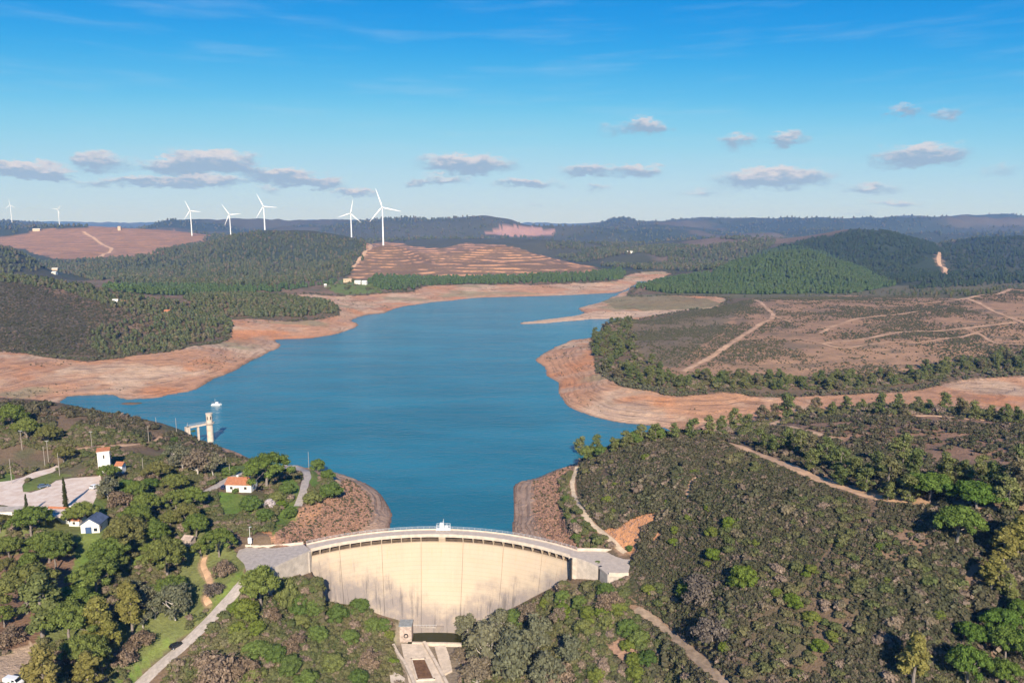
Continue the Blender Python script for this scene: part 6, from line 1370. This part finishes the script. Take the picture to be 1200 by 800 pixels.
# ------------------------------------------------------------------ vehicles
def car_paint(name, col): return pmat(name, col, .28, .6, .04, .5)
def vehicle(name, px, py, rz, L, Wd, Ht, paint, label, van=False, cat='car', z=None):
    x, y, zz_ = G(px, py); zz_ = zz_ if z is None else z
    e = empty(name, (x, y, zz_ + .08), rz); tag(e, label, cat)
    # side profile in x (length) and z, front at +x
    if van: prof = [(-.5, .18), (-.5, .62), (-.49, .97), (-.46, 1.0), (.18, 1.0), (.24, .97), (.36, .62), (.47, .52), (.5, .42), (.5, .18)]
    else: prof = [(-.5, .24), (-.5, .58), (-.47, .66), (-.36, .70), (.16, .68), (.42, .60), (.49, .50), (.5, .24)]
    def loft(pr, wtop, zlow, sc=1.0):
        b = MB(); n_ = len(pr); vs = []
        for s, k in ((-1, 1.0), (1, 1.0)):
            for (u, v) in pr: ww = Wd / 2 * (1 - (1 - wtop) * max(0, (v - zlow) / (1 - zlow))); vs.append((u * L, s * ww, v * Ht))
        b.add(vs, [tuple(range(n_)), tuple(range(2 * n_ - 1, n_ - 1, -1))] + [(i, n_ + i, n_ + (i + 1) % n_, (i + 1) % n_) for i in range(n_)]); return b
    me = loft(prof, .88, .5).mesh('body', paint); bm = bmesh.new(); bm.from_mesh(me); bmesh.ops.recalc_face_normals(bm, faces=bm.faces[:]); bmesh.ops.bevel(bm, geom=bm.edges[:], offset=.06, segments=2, affect='EDGES', clamp_overlap=True); bm.to_mesh(me); bm.free(); link('body', me, e)
    if van:
        g = MB(); g.add([(.245 * L, -Wd * .40, .93 * Ht), (.245 * L, Wd * .40, .93 * Ht), (.365 * L, Wd * .43, .63 * Ht), (.365 * L, -Wd * .43, .63 * Ht)], [(0, 1, 2, 3), (3, 2, 1, 0)]); o = g.build('windscreen', MAT_GLASS, e); o.location = (.05, 0, .03)
        for s in (-1, 1): g = MB(); g.box((.16 * L, s * (Wd * .475), .78 * Ht), (.16 * L, .06, .26 * Ht)); g.build('side_window', MAT_GLASS, e)
        g = MB(); g.box((-.5 * L - .01, 0, .78 * Ht), (.05, Wd * .6, .26 * Ht)); g.build('rear_window', MAT_GLASS, e)
    else:
        cab = [(-.44, .64), (-.36, .96), (-.30, 1.0), (.02, 1.0), (.08, .96), (.27, .64)]
        me = loft(cab, .80, .6).mesh('cabin', paint); bm = bmesh.new(); bm.from_mesh(me); bmesh.ops.recalc_face_normals(bm, faces=bm.faces[:]); bmesh.ops.bevel(bm, geom=bm.edges[:], offset=.05, segments=2, affect='EDGES', clamp_overlap=True); bm.to_mesh(me); bm.free(); cb_ = link('cabin', me, e)
        for nm, u0, v0, u1, v1 in (('rear_window', -.447, .70, -.375, .94), ('windscreen', .25, .70, .105, .94)):
            g = MB(); k0, k1 = Wd * .40, Wd * .36; off = -.03 if u0 < 0 else .03
            g.add([(u0 * L + off, -k0, v0 * Ht), (u0 * L + off, k0, v0 * Ht), (u1 * L + off, k1, v1 * Ht), (u1 * L + off, -k1, v1 * Ht)], [(0, 1, 2, 3), (3, 2, 1, 0)]); g.build(nm, MAT_GLASS, cb_)
        for s in (-1, 1):
            g = MB(); y0, y1 = s * Wd * .472, s * Wd * .435
            g.add([(-.38 * L, y0, .70 * Ht), (.20 * L, y0, .70 * Ht), (.07 * L, y1, .93 * Ht), (-.33 * L, y1, .93 * Ht)], [(0, 1, 2, 3), (3, 2, 1, 0)]); g.build('side_window', MAT_GLASS, cb_)
    for sx_ in (-.32, .32):
        for s in (-1, 1):
            w_ = MB(); w_.tube([(sx_ * L, s * (Wd / 2 - .2), .33), (sx_ * L, s * (Wd / 2 + .02), .33)], [.33, .33], 14); wh = w_.build('wheel', MAT_BLACK, e); r_ = MB(); r_.tube([(sx_ * L, s * (Wd / 2 + .0), .33), (sx_ * L, s * (Wd / 2 + .04), .33)], [.19, .19], 12); r_.build('rim', MAT_STEEL, wh)
    for s in (-1, 1):
        g = MB(); g.box((.488 * L, s * Wd * .36, .50 * Ht), (.10, .34, .16)); g.build('headlight', MAT_STEEL, e); g = MB(); g.box((-.492 * L, s * Wd * .38, .52 * Ht), (.08, .22, .2)); g.build('tail_light', MAT_TAIL, e)
    return e
MAT_TAIL = pmat('red_lamp', (.35, .02, .02), .3, .5, .05, 1)
vehicle('parked_car', 111.5, 572, math.radians(80), 4.4, 2.1, 1.7, car_paint('white_car_paint', (.78, .78, .78)), 'white hatchback parked alone on the gravel car park', z=19.06)
vehicle('parked_car', 51, 571, math.radians(40), 4.2, 1.8, 1.5, car_paint('blue_grey_car_paint', (.10, .14, .20)), 'dark blue-grey car by the bushes on the far side of the car park')
vehicle('parked_car', 263.5, 572, math.radians(75), 4.2, 1.9, 1.6, car_paint('dark_blue_car_paint', (.03, .05, .10)), 'dark car parked left of the villa')
vehicle('parked_car', 207, 758, math.radians(48), 4.2, 1.8, 1.5, car_paint('black_car_paint', (.02, .022, .026)), 'dark car on the access road under a grey-green tree')
vehicle('parked_van', 16, 802, math.radians(-12), 5.2, 2.0, 2.2, car_paint('white_van_paint', (.80, .80, .79)), 'white van at the bottom left corner on pale dirt', van=True, cat='van')

# ------------------------------------------------------------------ labels that tell the trees apart: which one, next to what
ORD = ['nearest', 'second nearest', 'third nearest', 'fourth nearest', 'fifth nearest', 'sixth nearest', 'seventh nearest', 'eighth nearest', 'ninth nearest', 'tenth nearest', 'eleventh nearest', 'twelfth nearest', 'thirteenth nearest', 'fourteenth nearest', 'fifteenth nearest', 'sixteenth nearest', 'seventeenth nearest', 'eighteenth nearest', 'nineteenth nearest', 'twentieth nearest', 'twenty-first nearest']
LAND = [('the white tower', P(123, 557, 19)), ('the villa', VILLA), ('the gabled house', P(105, 622, 14)), ('the stone hut', G(222, 637)), ('the white van', G(16, 800)), ('the left dam forecourt', P(310, 650, 10)), ('the right dam apron', P(715, 658, 10)), ('the valve house', P(476, 748, -25)),
        ('the intake tower', P(247, 517, 0)), ('the loop road bend', P(360, 558, 12)), ('the orange scar', G(750, 615)), ('the dark car on the access road', G(207, 758)), ('the lone pine on the right hillside', G(1122, 632)), ('the lower right corner', G(1190, 790)), ('the left end of the ridge road', G(845, 518)), ('the lower end of the stony track', G(830, 785)), ('the right end of the ridge road', G(1190, 600)), ('the plateau track', G(1050, 487)), ('the right shore track', P(677, 550, 10))]
from collections import defaultdict
bins = defaultdict(list)
for o, ph, cat_, grp in TREES:
    x, y = o.location[0], o.location[1]; ln = min(range(len(LAND)), key=lambda i: (LAND[i][1][0] - x) ** 2 + (LAND[i][1][1] - y) ** 2)
    bins[(ph, ln)].append((math.hypot(LAND[ln][1][0] - x, LAND[ln][1][1] - y), o, cat_, grp))
for (ph, ln), lst in bins.items():
    lst.sort(key=lambda t: t[0])
    for i, (d, o, cat_, grp) in enumerate(lst):
        tag(o, (ph + ', the only one near ' + LAND[ln][0]) if len(lst) == 1 else ph + ', ' + ORD[min(i, 20)] + ' to ' + LAND[ln][0], cat_, grp)
# ------------------------------------------------------------------ haze: the air between here and the far ridges
hz = MB(); hz.box((0, 0, 200), (36000, 36000, 520))
hm = bpy.data.materials.new('haze_air'); hm.use_nodes = True; nt = hm.node_tree; nt.nodes.clear()
ho = N(nt, 'ShaderNodeOutputMaterial'); pv = N(nt, 'ShaderNodeVolumePrincipled')
pv.inputs['Color'].default_value = (.20, .42, 1.0, 1); pv.inputs['Absorption Color'].default_value = (1, 1, 1, 1); pv.inputs['Density'].default_value = 8.5e-5; pv.inputs['Anisotropy'].default_value = 0.0
nt.links.new(pv.outputs[0], ho.inputs['Volume'])
o = hz.build('haze', hm); tag(o, 'thin blue air over the whole valley', kind='stuff')
